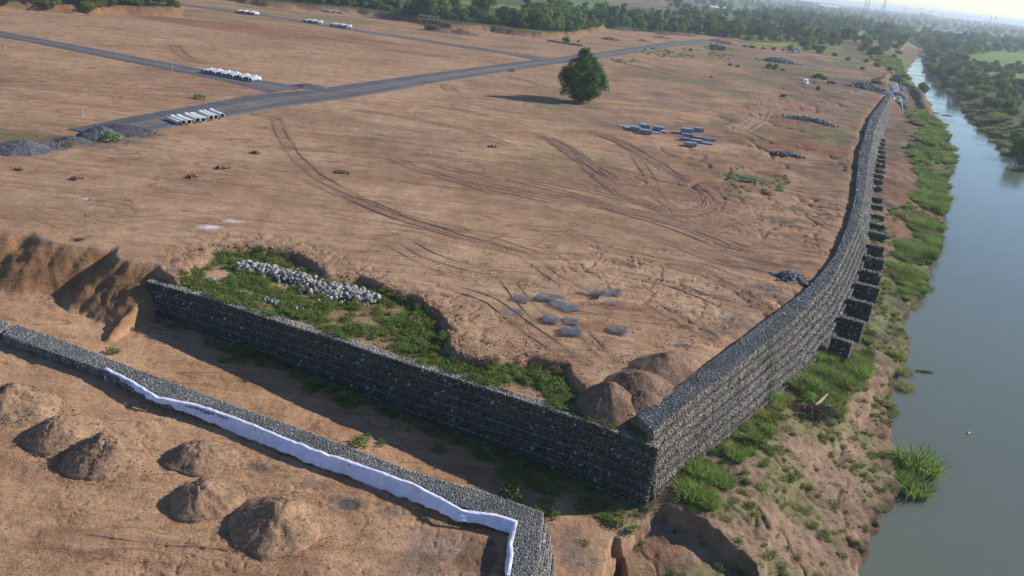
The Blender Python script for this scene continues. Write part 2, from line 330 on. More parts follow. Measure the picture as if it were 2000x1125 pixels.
# soil and puddle patches: (px, py, half length m, half width m, colour, strength, z)
PATCH = [(450, 55, 75, 14, RED, .55, 0), (560, 62, 60, 10, RED, .5, 0), (200, 180, 40, 5, BROWN, .5, 0), (120, 150, 60, 10, BROWN, .35, 0),
         (800, 330, 40, 14, BROWN, .35, 0), (1300, 370, 24, 10, BROWN, .5, 0), (1230, 420, 30, 8, BROWN, .45, 0), (1150, 230, 60, 12, BROWN, .25, 0), (1000, 280, 50, 10, PALE, .3, 0), (1300, 300, 20, 9, BROWN, .4, 0), (1080, 350, 26, 6, BROWN, .45, 0), (900, 390, 20, 7, PALE, .4, 0), (1240, 470, 16, 5, BROWN, .5, 0), (1100, 420, 18, 5, BROWN, .4, 0), (760, 250, 30, 5, BROWN, .35, 0), (500, 300, 30, 6, PALE, .35, 0), (1400, 440, 9, 5, BROWN, .5, 0), (1330, 600, 7, 3, PALE, .5, 0), (700, 400, 14, 4, BROWN, .3, 0), (150, 340, 25, 5, BROWN, .3, 0),
         (1420, 380, 20, 8, BROWN, .35, 0), (600, 470, 30, 8, PALE, .35, 0), (950, 540, 20, 8, PALE, .5, 0), (300, 390, 40, 10, PALE, .3, 0), (1210, 600, 5, 1.6, RED, .6, 0), (1180, 640, 5, 1.4, RED, .5, 0),
         (1560, 290, 14, 8, RED, .8, 0), (1620, 290, 14, 7, RED, .7, 0), (1600, 340, 10, 6, BROWN, .7, 0), (1480, 265, 18, 4, BROWN, .5, 0), (1560, 255, 14, 7, BROWN, .6, 0), (1640, 230, 18, 9, BROWN, .7, 0), (1600, 205, 26, 12, BROWN, .6, 0), (1680, 200, 22, 14, BROWN, .7, 0),
         (1650, 155, 40, 14, DARKS, .75, 0), (1680, 170, 30, 10, DARKS, .6, 0), (1620, 140, 30, 8, BROWN, .7, 0), (1500, 400, 8, 4, BROWN, .4, 0), (1530, 470, 10, 5, BROWN, .45, 0), (1560, 520, 7, 3, BROWN, .5, 0),
         (1450, 345, 7, 4, GRASSG, .65, 0), (1500, 352, 6, 2.6, GRASSG, .6, 0), (1455, 385, 4, 1.6, GRASSG, .5, 0), (1523, 371, 1.5, 1, GRASSG, .9, 0), (1480, 355, 6, 3.5, GREY, .5, 0),
         (1560, 135, 46, 7, GRASSG, .6, 0), (1490, 132, 24, 6, GRASSG, .7, 0), (1620, 150, 24, 5, GRASSG, .6, 0), (1600, 180, 16, 5, GRASSG, .5, 0), (1530, 188, 8, 3, GRASSG, .7, 0), (1690, 255, 10, 4, GRASSG, .3, 0), (1620, 258, 8, 5, GRASSG, .5, 0), (1590, 190, 10, 4, GREY, .6, 0), (1630, 190, 9, 5, DARKS, .8, 0),
         (1520, 123, 26, 11, GREY, .7, 0), (1560, 127, 18, 6, GREY, .8, 0), (1350, 105, 60, 12, DRYG, .75, 0), (1300, 95, 50, 6, DRYG, .6, 0), (1420, 100, 40, 12, DRYG, .5, 0), (1180, 75, 60, 7, DRYG, .6, 0), (1100, 78, 40, 5, DRYG, .6, 0), (1300, 75, 70, 6, DRYG, .4, 0), (900, 75, 60, 5, DRYG, .5, 0),
         (620, 30, 70, 10, DRYG, .75, 0), (700, 45, 60, 8, DRYG, .6, 0), (500, 25, 50, 10, DRYG, .6, 0), (380, 30, 30, 12, DRYG, .5, 0), (550, 42, 60, 6, DRYG, .5, 0),
         (50, 268, 16, 5, DARKS, .6, 0), (130, 250, 14, 4, BROWN, .6, 0), (120, 245, 5, 2, GRASSG, .4, 0), (30, 265, 6, 2, GRASSG, .5, 0), (160, 285, 7, 2, GREY, .6, 0), (250, 262, 8, 3, GREY, .6, 0), (215, 275, 9, 2, GREY, .7, 0),
         (250, 216, 26, 1.8, RED * 1.4, .5, 0), (560, 183, 30, 1.6, RED * 1.4, .5, 0), (790, 158, 34, 1.5, RED * 1.4, .3, 0),
         (455, 432, 1.3, .6, np.array([.7, .7, .7]), .8, 0), (408, 443, 1.4, .8, np.array([.65, .68, .72]), .8, 0), (165, 388, .8, .4, np.array([.6, .6, .6]), .6, 0),  # pale puddles, with the gleam of the sky put into their colour
         (1548, 545, 3, 2, GREY, .7, 0), (1440, 625, 2.6, 2.2, GREY, .55, 0), (1420, 645, 2, 1.5, GREY, .5, 0), (1335, 676, 1.3, .5, GREY, .9, 0), (1530, 578, 3, 1.4, GREY, .5, 0), (1500, 560, 3, 1.6, GREY, .4, 0),
         (1650, 375, 3, 1, DARKS, .7, 0), (1640, 400, 3.2, .9, DARKS, .7, 0), (1636, 420, 3.4, .8, DARKS, .7, 0), (1600, 468, 2.8, .9, DARKS, .7, 0), (1618, 440, 2.6, .8, DARKS, .7, 0), (1592, 492, 3, .7, DARKS, .6, 0), (1565, 512, 3.2, .8, DARKS, .6, 0), (1655, 350, 3.5, 1, DARKS, .6, 0), (1665, 320, 4, 1.2, DARKS, .6, 0),
         (510, 915, 1.3, .7, GREY, .8, ZH), (675, 985, 1.3, .9, GREY, .9, ZH), (610, 945, 1.6, .7, GREY, .5, ZH), (760, 1000, 1.2, .8, GREY, .6, ZH), (860, 1060, 3, 1.8, GREY, .45, ZH), (820, 1100, 2.5, 1.5, GREY, .45, ZH), (930, 1090, 1.4, 2.2, DARKS, .6, ZH), (40, 905, 2.6, .8, GREY, .25, ZH), (850, 1010, 2, .8, GREY, .3, ZH),
         (1100, 1060, 2.5, 2, GREY, .4, -7), (1130, 1110, 1.8, 1.4, GREY, .5, -7.4), (1180, 1000, 2.5, 1, BROWN, .5, -7), (1285, 1040, 1.6, 1.2, GREY, .5, -8), (1290, 1090, 2, 2, RED * 1.3, .4, -8.6),
         (1700, 225, 12, 5, BROWN, .6, -6), (1740, 260, 10, 6, DARKS, .7, -6), (1740, 300, 9, 4, DARKS, .8, -6), (1750, 330, 6, 4, BROWN, .7, -6)]
# ruts of wheels pushed into the ground: (polyline px, gauge m, rut width m, strength)
TRACKS = [([(500, 224), (540, 232), (548, 260), (575, 305), (620, 345), (690, 385), (790, 425), (900, 450)], 2.0, .28),
          ([(1050, 262), (1110, 290), (1150, 325), (1190, 350), (1250, 360), (1330, 358)], 2.2, .5), ([(1060, 268), (1125, 305), (1160, 340), (1210, 380), (1290, 410), (1350, 415), (1390, 400), (1375, 375), (1330, 350), (1280, 310), (1220, 280), (1160, 258)], 2.2, .5),
          ([(1075, 275), (1140, 320), (1180, 352), (1260, 360), (1340, 368)], 1.8, .45), ([(1215, 285), (1290, 320), (1340, 350), (1385, 385), (1395, 405), (1370, 420), (1300, 422), (1240, 412)], 2.0, .45),
          ([(1120, 385), (1200, 405), (1290, 428), (1370, 455), (1430, 480), (1490, 500)], 2.1, .55), ([(1130, 392), (1220, 415), (1310, 442), (1400, 478), (1470, 500)], 1.9, .4),
          ([(820, 302), (900, 312), (1000, 320), (1130, 330)], 2.1, .3), ([(840, 318), (940, 345), (1020, 365), (1110, 382), (1200, 395)], 2.2, .4), ([(860, 338), (960, 362), (1060, 385), (1130, 398)], 1.8, .25), ([(760, 305), (800, 325), (880, 352), (1000, 378)], 1.8, .2),
          ([(1475, 180), (1482, 205), (1460, 235), (1420, 253)], 3.0, .9), ([(1500, 182), (1495, 210), (1475, 235), (1440, 255)], 3.0, .9), ([(1500, 185), (1500, 210), (1530, 235), (1550, 250)], 2.8, .7), ([(1510, 178), (1580, 195), (1560, 180), (1480, 176)], 2.6, .5),
          ([(1400, 252), (1460, 262), (1530, 275)], 2.4, .9), ([(1310, 258), (1380, 262), (1430, 275), (1460, 283)], 2.2, .5), ([(1200, 118), (1260, 135), (1330, 152), (1390, 155)], 2.2, .5), ([(1250, 120), (1310, 138), (1370, 150)], 2.0, .4), ([(1300, 145), (1380, 150), (1480, 160), (1560, 168)], 2.2, .4),
          ([(990, 148), (1040, 162), (1080, 172)], 2, .3), ([(850, 208), (900, 215), (940, 224)], 2, .5), ([(955, 212), (1000, 220), (1015, 222)], 2, .4), ([(870, 165), (875, 172), (885, 178)], 3.5, .3),
          ([(340, 88), (350, 103), (370, 116), (400, 124)], 3.2, .35), ([(0, 166), (150, 170), (300, 176), (480, 184), (520, 183)], 3.2, .5), ([(60, 172), (200, 180), (330, 188), (470, 186)], 2.5, .35),
          ([(200, 397), (235, 402), (252, 412), (250, 420)], 1.9, .22), ([(610, 355), (700, 395), (790, 430), (870, 450), (960, 468), (1060, 500)], 1.9, .2), ([(680, 385), (800, 432), (890, 460), (1000, 490)], 1.9, .18),
          ([(790, 470), (830, 495), (880, 512), (960, 532), (1060, 540)], 2.0, .2), ([(770, 480), (810, 503), (870, 525), (950, 540)], 1.8, .16), ([(990, 545), (1005, 565), (1020, 585), (1055, 620)], 1.9, .22), ([(1045, 512), (1075, 538), (1110, 555)], 1.9, .14),
          ([(1270, 590), (1310, 612), (1360, 640), (1385, 655)], 1.6, .3), ([(1100, 690), (1150, 705)], 1.2, .2), ([(1130, 640), (1160, 670), (1185, 700)], 1.3, .26), ([(1200, 530), (1270, 545), (1330, 560), (1400, 590), (1460, 600)], 1.9, .24),
          ([(1320, 520), (1380, 535), (1450, 570), (1500, 600)], 1.8, .26), ([(1460, 575), (1490, 590), (1510, 602)], 1.2, .35), ([(1120, 460), (1200, 490), (1300, 510), (1380, 520), (1440, 545)], 2.0, .2),
          ([(1330, 480), (1420, 500), (1500, 520)], 2.1, .25), ([(1060, 480), (1120, 450), (1160, 420)], 1.9, .16), ([(1200, 440), (1300, 470), (1400, 510)], 1.9, .22), ([(1580, 420), (1610, 440), (1650, 455)], 1.8, .3), ([(1480, 112), (1520, 96), (1480, 90), (1440, 86)], 2.6, .5), ([(1140, 108), (1100, 100), (1000, 90)], 2.5, .3),
          ([(1070, 300), (1160, 320), (1240, 340), (1320, 352)], 1.9, .3), ([(1240, 300), (1265, 340), (1290, 390), (1340, 420)], 2.0, .3), ([(940, 330), (1040, 350), (1150, 372), (1260, 400), (1340, 430)], 1.9, .22), ([(1000, 350), (1120, 380), (1220, 415)], 2.0, .25), ([(700, 300), (820, 330), (960, 375), (1080, 400)], 2.0, .16), ([(640, 420), (760, 440), (900, 470), (1040, 500), (1150, 500)], 2.0, .16), ([(1330, 352), (1380, 362), (1410, 385), (1402, 412), (1360, 424), (1290, 416)], 1.9, .3), ([(1160, 200), (1280, 210), (1400, 225), (1480, 250)], 2.2, .3), ([(700, 215), (800, 230), (900, 250), (1000, 285)], 2.0, .2), ([(560, 290), (700, 300), (850, 305)], 2.0, .14), ([(1400, 300), (1470, 310), (1540, 320), (1600, 330)], 2.0, .3), ([(1350, 470), (1420, 440), (1500, 425), (1560, 430)], 1.9, .2), ([(1040, 560), (1110, 580), (1180, 560), (1260, 555)], 1.8, .16), ([(880, 560), (960, 585), (1030, 640), (1100, 690)], 1.8, .16), ([(20, 360), (150, 375), (300, 370), (420, 380)], 1.9, .14), ([(60, 420), (200, 430), (340, 425), (460, 440)], 1.9, .14), ([(100, 1050), (250, 1075), (400, 1090), (600, 1110)], 1.8, .12)]

NB = G(1720, 112, 0)
def zlow(X, Y):
    """the low ground: strip between the walls, river terrace, river bed, far bank"""
    strip = np.interp(X, [-60, -42, 10, 16], [-4.2, -4.5, -6.9, -7.6])
    sr = sd(X, Y, river)
    ter = -8.5 + 1.9 * sm(0.0, 13, -sr) + 0.30 * fbm(X * .35, Y * .35, 4) + .14 * fbm(X * 1.3, Y * .9, 3) - .22 * sm(.05, 0, np.abs(fbm(X * .22 + 11, Y * .12, 3))) + 1.1 * sm(95, 170, Y) * sm(2, 10, -sr) + .55 * sm(120, 170, Y) * fbm(X * .13, Y * .09, 4)
    ter = ter + 0.55 * sm(-.25, .25, -sd(X, Y, ledge) + .3 * fbm(X * .8, Y * .8, 3))
    lowd = sm(10, 17, X + 0.35 * (Y - 55))
    z = strip * (1 - lowd) + ter * lowd
    z = z - 1.5 * sm(-.15, .35, sd(X, Y, pit) + .35 * fbm(X * .9, Y * .9, 3))
    z = z - 1.6 * sm(-.1, .25, sd(X, Y, pit2) + .25 * fbm(X * 1.3, Y * 1.3, 3))
    jag = 1.0 * fbm(X * .4 + 9, Y * .4, 5)
    srj = sr + jag
    z = np.where(srj > -0.5, z * (1 - sm(-.5, .35, srj)) + (-11.5) * sm(-.5, .35, srj), z)
    de = sd(X, Y, east)
    ze = -9.6 + 4.2 * sm(-3, 16, de) + 2.6 * sm(20, 120, de) + .6 * fbm(X * .05, Y * .05, 3)
    z = np.where(de > -3, np.maximum(z, ze), z)
    return z, sr, de
def terrain(X, Y, col=True):
    X = np.asarray(X, float); Y = np.asarray(Y, float); R = np.hypot(X, Y)
    near = sm(900, 300, R)
    zl, sr, de = zlow(X, Y)
    zl = zl + near * (.10 * fbm(X * .5, Y * .5, 4) + .05 * fbm(X * 2.2, Y * 2.2, 3))
    u = (X * d_f[0] + Y * d_f[1])
    dp = sd(X, Y, plat)                                             # positive on the platform
    cliffz = sm(1.0, -1.5, X - front_out[0][0] - 1.0) * sm(140, 110, Y)                 # 1 where the edge is an eroded cliff
    nat = sm(330, 400, Y)
    gul = np.sqrt(np.abs(fbm(u * .115 + .35 * fbm(X * .08, Y * .08, 2), (X * n_f[0] + Y * n_f[1]) * .03 + 3, 2)) + .004) * 4.6
    gul = gul + .45 * fbm(X * .7, Y * .7, 4) + 1.3 * np.sqrt(np.abs(fbm(u * .42 + .5 * fbm(X * .3, Y * .3, 2), 7 + 0 * X, 2)) + .01)
    w = 0.5 + cliffz * 6.0 + nat * 26
    dj = dp + cliffz * (gul - 2.3) * 1.0 + nat * 3 * fbm(X * .06, Y * .06, 4)
    t = np.clip(-dj / w, 0, 1)
    prof = np.where(cliffz > .5, np.clip(t * 1.0, 0, 1) + cliffz * .05 * fbm(X * .9, Y * .9, 3) * np.sin(np.pi * t), t)
    zp = near * (.13 * fbm(X * .05, Y * .05, 3) + .045 * fbm(X * .5, Y * .5, 4) + .02 * fbm(X * 2.5, Y * 2.5, 2))
    drv, _ = polydist(X, Y, river_in, False)
    zp = zp - sm(2.6, .3, drv) * np.interp(Y, [60, 100, 150, 300], [.35, .3, .6, .9]) + near * sm(22, 4, drv) * sm(60, 80, Y) * (.22 * fbm(X * .35, Y * .9, 4) - .05)
    wpx = X + 4 * fbm(X * .09, Y * .09, 3); wpy = Y + 4 * fbm(X * .09 + 30, Y * .09, 3)
    gm = np.clip(sm(34, 10, drv) * sm(62, 75, Y) * sm(240, 190, Y) + sm(24, 8, np.hypot(X - 17, (Y - 84) * .8)) * .9 + .7 * sm(4.5, 1, np.abs(sd(X, Y, recess) + 2.5)), 0, 1) * sm(-.25, .15, fbm(X * .05, Y * .05 + 8, 2))
    crk = np.maximum(np.maximum(.8 * sm(.035, .0, np.abs(fbm(wpx * .20, wpy * .12, 3))), .6 * sm(.035, .0, np.abs(fbm(wpx * .30 + 50, wpy * .34, 2))) * sm(-.15, .15, fbm(X * .08, Y * .08, 2))), .7 * sm(.03, .0, np.abs(fbm(wpx * .12 + 90, wpy * .42, 2))) * sm(-.1, .2, fbm(X * .06 + 9, Y * .06, 2)))
    zp = zp - gm * .42 * crk + gm * .20 * fbm(X * .7, Y * .7, 4)
    ch_ = sm(60, 14, drv) * sm(120, 170, Y) * sm(440, 400, Y); zp = zp + ch_ * (.75 * fbm(X * .10, Y * .08, 5) - .7 * sm(.05, 0, np.abs(fbm(wpx * .07 + 5, wpy * .05, 3))))
    rough = sm(330, 380, Y) * sm(110, 150, X) * sm(520, 440, Y)
    zp = zp + rough * (.9 * fbm(X * .07, Y * .07, 4) - .2)
    rc = sd(X, Y, recess) + .7 * fbm(X * .5, Y * .5, 4)
    zp = zp - .95 * sm(-.6, .5, rc) + sm(-2.2, -.4, rc) * sm(.2, -.6, rc) * (.10 + .28 * fbm(X * .7, Y * .7, 4))
    h1 = sd(X, Y, hill1); h2 = sd(X, Y, hill2); jj = 2.2 * fbm(X * .12, Y * .12, 4)
    zp = zp + 3.2 * sm(-.8, 2.2, h1 + jj) + (3.0 * sm(-.8, 2.6, h2 + jj))
    dh = np.hypot(X - island_hump[0], (Y - island_hump[1]) * 1.0)
    far = sm(500, 1100, R)
    zp = zp + far * 1.5 * fbm(X * .0013, Y * .0013, 3)
    z = zp * (1 - prof) + zl * prof
    dg = sd(X, Y, dig) + .8 * fbm(X * .12, Y * .12, 3); z = np.where(dg > -3, np.minimum(z, z * (1 - sm(-3, 1, dg)) - 7.2 * sm(-3, 1, dg)), z)
    dy_ = sd(X, Y, yard)
    zy = ZH + .12 * fbm(X * .3, Y * .3, 4) + .035 * fbm(X * 1.7, Y * 1.7, 3) - .09 * sm(.32, .5, fbm(X * 2.4, Y * 2.4, 2)) * sm(-.2, .2, fbm(X * .25, Y * .25, 2))
    z = np.where(dy_ > -.3, z * (1 - sm(-.3, .3, dy_)) + zy * sm(-.3, .3, dy_), z)
    if not col: return z
    # ---- colour of the bare ground
    n1 = fbm(X * .03, Y * .07, 4); n2 = fbm(X * .012 + 5, Y * .012, 3); n3 = fbm(X * .4, Y * .6, 4)
    c = SAND * np.ones(X.shape + (1,)); 
    def blend(c, t, k): t = np.clip(k, 0, 1)[..., None] * 1.0; return c
    def lay(c, tgt, k): k = np.clip(k, 0, 1)[..., None]; return c * (1 - k) + tgt * k
    c = lay(c, BROWN, .42 * sm(-.1, .45, n1)); c = lay(c, PALE, .5 * sm(.0, .5, n2)); c = lay(c, BROWN, .22 * sm(.1, .5, n3))
    c = lay(c, BROWN, .30 * sm(180, 420, R))
    c = lay(c, np.array([.15, .095, .07]), .55 * gm * crk)  # cracks darkened in colour, adding to the shadow inside them
    c = lay(c, BROWN, .55 * sm(14, 3, drv) * sm(70, 120, Y))
    # river terrace and strip
    low = prof; low_inv = 1 - prof
    c = lay(c, np.array([.34, .215, .14]), low * sm(12, 20, X)); c = lay(c, np.array([.40, .25, .15]), low * sm(12, 4, X))
    gr = sm(.0, .3, fbm(X * .28 + 40, Y * .28, 5) + .08)
    tz = low * sm(12, 18, X) * (de < -2) * (sr < 0)
    c = lay(c, np.array([.22, .165, .12]), .65 * tz); c = lay(c, GRASSG * 1.2, .35 * tz * gr * sm(0, 4, -sr)); c = lay(c, GRASSG, tz * .6 * sm(88, 110, Y) * sm(9, 1, -sr - 1))
    c = lay(c, DARKS, tz * .5 * sm(150, 220, Y) * sm(-.2, .3, fbm(X * .06, Y * .06, 3)))
    c = lay(c, DARKS, .8 * sm(-1.0, -.2, sr + .7 * fbm(X * .45 + 9, Y * .45, 4)) * (de < -2))
    c = lay(c, np.array([.27, .145, .072]), .85 * cliffz * sm(0, .2, prof) * sm(1, .8, prof)); c = lay(c, DARKS * 1.2, .25 * cliffz * sm(.1, .3, prof) * sm(1, .8, prof) * sm(0, .4, fbm(X * 1.2, Y * .3, 4)))
    # recess behind the front wall
    ri = sm(-.2, .6, rc); c = lay(c, BROWN * .8, sm(-3, -.2, rc) * (1 - ri) * .55)
    c = lay(c, GRASSG * .9, ri * sm(-.35, .15, fbm(X * .25 + 7, Y * .3, 4) + .1)); c = lay(c, SAND * .9, ri * .5 * sm(.1, .4, fbm(X * .2, Y * .25 + 9, 3)))
    # strip weeds along the wall foot
    c = lay(c, GRASSG * .8, low * .7 * (X < 14) * (X > -30) * (dy_ < 0) * sm(4.2, 1.4, -dp + .9 * fbm(X * .4, Y * .4, 3) + np.interp(X, [-30, 0, 12], [2.2, .4, 0])))
    # earthen banks below the trees, coloured darker for the shadow under the bushes
    for hh, ko in ((h1, .8), (h2, .30)):
        k = sm(-1.5, .2, hh + jj) * sm(4.5, 2.2, hh + jj); c = lay(c, np.array([.12, .085, .045]), .7 * k); c = lay(c, np.array([.30, .15, .08]), ko * k * sm(-.3, .3, fbm(X * .05, Y * .05, 3) + .1))
        c = lay(c, np.array([.06, .075, .025]), sm(2.0, 4.0, hh + jj))
    # countryside
    out = np.clip(sm(4, 40, de) + sm(-2, 20, sd(X, Y, COUNTRY)), 0, 1) if COUNTRY is not None else sm(4, 40, de)
    a = .35; U = (X * math.cos(a) + Y * math.sin(a)) / 150; Vv = (-X * math.sin(a) + Y * math.cos(a)) / 95
    iU = np.floor(U + .25 * fbm(X * .004, Y * .004, 2)); iV = np.floor(Vv + .5 * _h(iU.astype(int) + 500, iU.astype(int) * 7 + 90))
    hs = _h(iU.astype(int) + 2000, iV.astype(int) + 2000)[..., None]; hs2 = _h(iU.astype(int) + 700, iV.astype(int) + 900)[..., None]
    fc = np.where(hs < .46, FIELD * (.65 + .5 * hs2), np.where(hs < .72, np.array([.10, .15, .045]), np.where(hs < .82, np.array([.20, .14, .10]) * (.7 + .4 * hs2), np.array([.12, .14, .06]))))
    bush = sm(-.15, .15, fbm(X * .012, Y * .012, 4)); fc = fc * (1 - .75 * bush[..., None]) + np.array([.055, .085, .03]) * .75 * bush[..., None]
    c = c * (1 - out[..., None]) + fc * out[..., None]
    for fp in FIELDS:
        k = sm(-3, 3, sd(X, Y, fp[0]) + 3 * fbm(X * .03, Y * .03, 3)); c = lay(c, fp[1], .92 * k)
    c = lay(c, np.array([.06, .085, .03]), .9 * sm(-3, 3, de) * sm(60, 30, de))
    ng = sm(-30, -4, dp) * 0 + nat * sm(.02, .2, prof) * (de < -2) * (X < 345); c = lay(c, np.array([.11, .17, .045]), .8 * ng * sm(420, 470, Y)); c = lay(c, DARKS, .7 * sm(-3, 0, dg))
    c = lay(c, np.array([.10, .13, .05]), .75 * sm(18, 0, np.hypot((X - NB[0]) / 2.2, (Y - NB[1]) / 9)))
    mz = sm(130, 40, drv) * sm(130, 190, Y) * low_inv; rr_ = sm(280, 380, Y) * sm(70, 120, X) * low_inv * (X < 400)
    mz = np.maximum(mz, rr_); c = lay(c, BROWN * .8, .6 * mz * sm(-.25, .2, fbm(X * .03, Y * .022, 5))); c = lay(c, DARKS * 1.1, .55 * mz * sm(.05, .3, fbm(X * .06 + 60, Y * .045, 5))); c = lay(c, GREY, .5 * mz * sm(.12, .35, fbm(X * .05 + 160, Y * .04, 4))); c = lay(c, np.array([.12, .15, .05]), .6 * mz * sm(.10, .3, fbm(X * .045 + 260, Y * .028, 5)))
    c = lay(c, np.array([.13, .09, .07]), .65 * low * (X > 60) * (de < -2) * sm(130, 170, Y) * sm(-.2, .15, fbm(X * .09, Y * .05, 4)))
    for (pts, gauge, rw_) in TRACKS:
        Pq = GL(pts, ZH if pts[0][1] > 800 else 0); m_ = gauge / 2 + 2.5; sel = (X > Pq[:, 0].min() - m_) & (X < Pq[:, 0].max() + m_) & (Y > Pq[:, 1].min() - m_) & (Y < Pq[:, 1].max() + m_)
        if sel.sum() < 3: continue
        d_, _ = polydist(X[sel], Y[sel], Pq, False); dd = d_ + .5 * fbm(X[sel] * .5, Y[sel] * .5, 3)
        k = (np.clip(.30 + 1.0 * rw_, 0, .8) * np.maximum(np.exp(-((dd - gauge / 2) / .45) ** 2), .45 * sm(gauge * .9, gauge * .4, dd)))[:, None]; c[sel] = c[sel] * (1 - k) + BROWN * .62 * k
    st_ = sm(16, 9, drv) * sm(1.0, 2.5, drv) * sm(88, 98, Y) * sm(230, 190, Y); ky = sm(.12, .35, fbm(X * .06 + 3, (Y + .35 * X) * .42, 3)); c = lay(c, np.array([.085, .075, .07]), .75 * st_ * ky)
    ch = sm(60, 14, drv) * sm(120, 170, Y) * sm(420, 380, Y) * sm(-.3, .2, fbm(X * .05, Y * .05, 3)); c = lay(c, RED * 1.1, .6 * ch * sm(-.1, .2, fbm(X * .09, Y * .05, 4))); c = lay(c, DARKS, .55 * ch * sm(.0, .3, fbm(X * .14 + 20, Y * .10, 4)))
    # patches
    for (px, py, a_, b_, cc, st, zz) in PATCH:
        ctr = G(px, py, zz); th = .12 * math.sin(px * 1.7); 
        dx = X - ctr[0]; dy = Y - ctr[1]; sel = (np.abs(dx) < a_ * 2.4) & (np.abs(dy) < max(a_, b_) * 2.4)
        if not sel.any(): continue
        x_ = dx[sel]; y_ = dy[sel]; xr = x_ * math.cos(th) + y_ * math.sin(th); yr = -x_ * math.sin(th) + y_ * math.cos(th)
        f = 2.4 / max(a_, .5); rr = np.sqrt((xr / a_) ** 2 + (yr / b_) ** 2) + .75 * fbm(xr * f + px, yr * f * a_ / b_ * .6, 4)
        k = (st * sm(1.25, .55, rr))[:, None]
        c[sel] = c[sel] * (1 - k) + cc * k
    return z, c
COUNTRY = GL([(1440, 78), (1560, 100), (1640, 112), (1700, 124), (1760, 118), (1775, 80), (1690, 60)], 0)
COUNTRY = np.vstack([GL([(1190, 58), (1300, 68), (1370, 70)], 0), COUNTRY[:4], GL([(1740, 112), (1722, 92), (1680, 84), (1688, 73)], 0), GL([(1800, 88)], ZW), [[2000, 3200], [20000, 9000], [20000, 20000], [-20000, 20000], [-6000, 4000], [-500, 900]]])
FIELDS = [(GL([(1455, 82), (1540, 84), (1640, 92), (1660, 99), (1560, 96), (1470, 92)]), np.array([.24, .30, .05])), (GL([(1540, 96), (1700, 100), (1735, 120), (1690, 118), (1600, 108)]), np.array([.17, .19, .07])),
          (GL([(1620, 58), (1700, 62), (1760, 72), (1860, 84), (1780, 84), (1690, 74), (1620, 66)]), np.array([.17, .25, .06])), (GL([(1330, 30), (1480, 42), (1480, 52), (1340, 42)]), np.array([.11, .22, .04])), (GL([(1440, 46), (1560, 55), (1550, 62), (1440, 54)]), np.array([.12, .22, .04])),
          (GL([(1860, 108, -4), (1960, 103, -4), (2060, 110, -4), (2060, 140, -4), (1960, 132, -4), (1900, 122, -4)]), np.array([.14, .27, .05])), (GL([(1180, 4), (1330, 8), (1480, 20), (1560, 32), (1470, 30), (1290, 18)]), np.array([.27, .17, .13])),
          (GL([(1750, 50), (1990, 70), (2010, 78), (1880, 70), (1760, 58)]), np.array([.17, .25, .08])), (GL([(1120, 12), (1190, 16), (1180, 24), (1110, 20)]), np.array([.10, .22, .04])), (GL([(1690, 70), (1800, 76), (1790, 80), (1700, 76)]), np.array([.25, .17, .12]))]
def ZT(p): return float(terrain(np.array([p[0]]), np.array([p[1]]), False)[0])

# ------------------------------------------------------------------ ground: one sheet from under the camera to the horizon
def build_ground():
    r = [2., 6, 10, 14, 18, 21, 24, 26]; 
    while r[-1] < 24000: r.append(r[-1] + 0.165 * max(1, (r[-1] / 50)) ** 1.3 * (1 if r[-1] < 4000 else 3))
    r = np.array(r)
    az = np.concatenate([np.linspace(-180, -52, 24, endpoint=False), np.linspace(-52, -41, 20, endpoint=False), np.linspace(-41, 43, 700, endpoint=False), np.linspace(43, 56, 20, endpoint=False), np.linspace(56, 180, 24, endpoint=False)])
    A, R = np.meshgrid(np.radians(az), r); X = R * np.sin(A); Y = R * np.cos(A)
    z, c = terrain(X, Y)
    V = np.stack([X, Y, z], -1).reshape(-1, 3); nr, na = X.shape
    i = np.arange(nr - 1)[:, None]; j = np.arange(na)[None, :]; j2 = (j + 1) % na
    F = np.stack([i * na + j, (i + 1) * na + j, (i + 1) * na + j2, i * na + j2], -1).reshape(-1, 4)[:, ::-1]
    me = npmesh('ground', V, F, c.reshape(-1, 3), True)
    o = link('ground', me, M_ground); tag(o, kind='structure'); return o
build_ground()
# river water
_rc = river
me = bpy.data.meshes.new('river_water'); 
_b = MB(); xs = np.linspace(20, 640, 60); ys = np.linspace(-20, 1500, 140)
_V = [(x, y, ZW) for y in ys for x in xs]; _F = [(j * 60 + i, j * 60 + i + 1, (j + 1) * 60 + i + 1, (j + 1) * 60 + i) for j in range(139) for i in range(59)]
o = link('river_water', npmesh('river_water', _V, _F), M_water); tag(o, kind='structure')

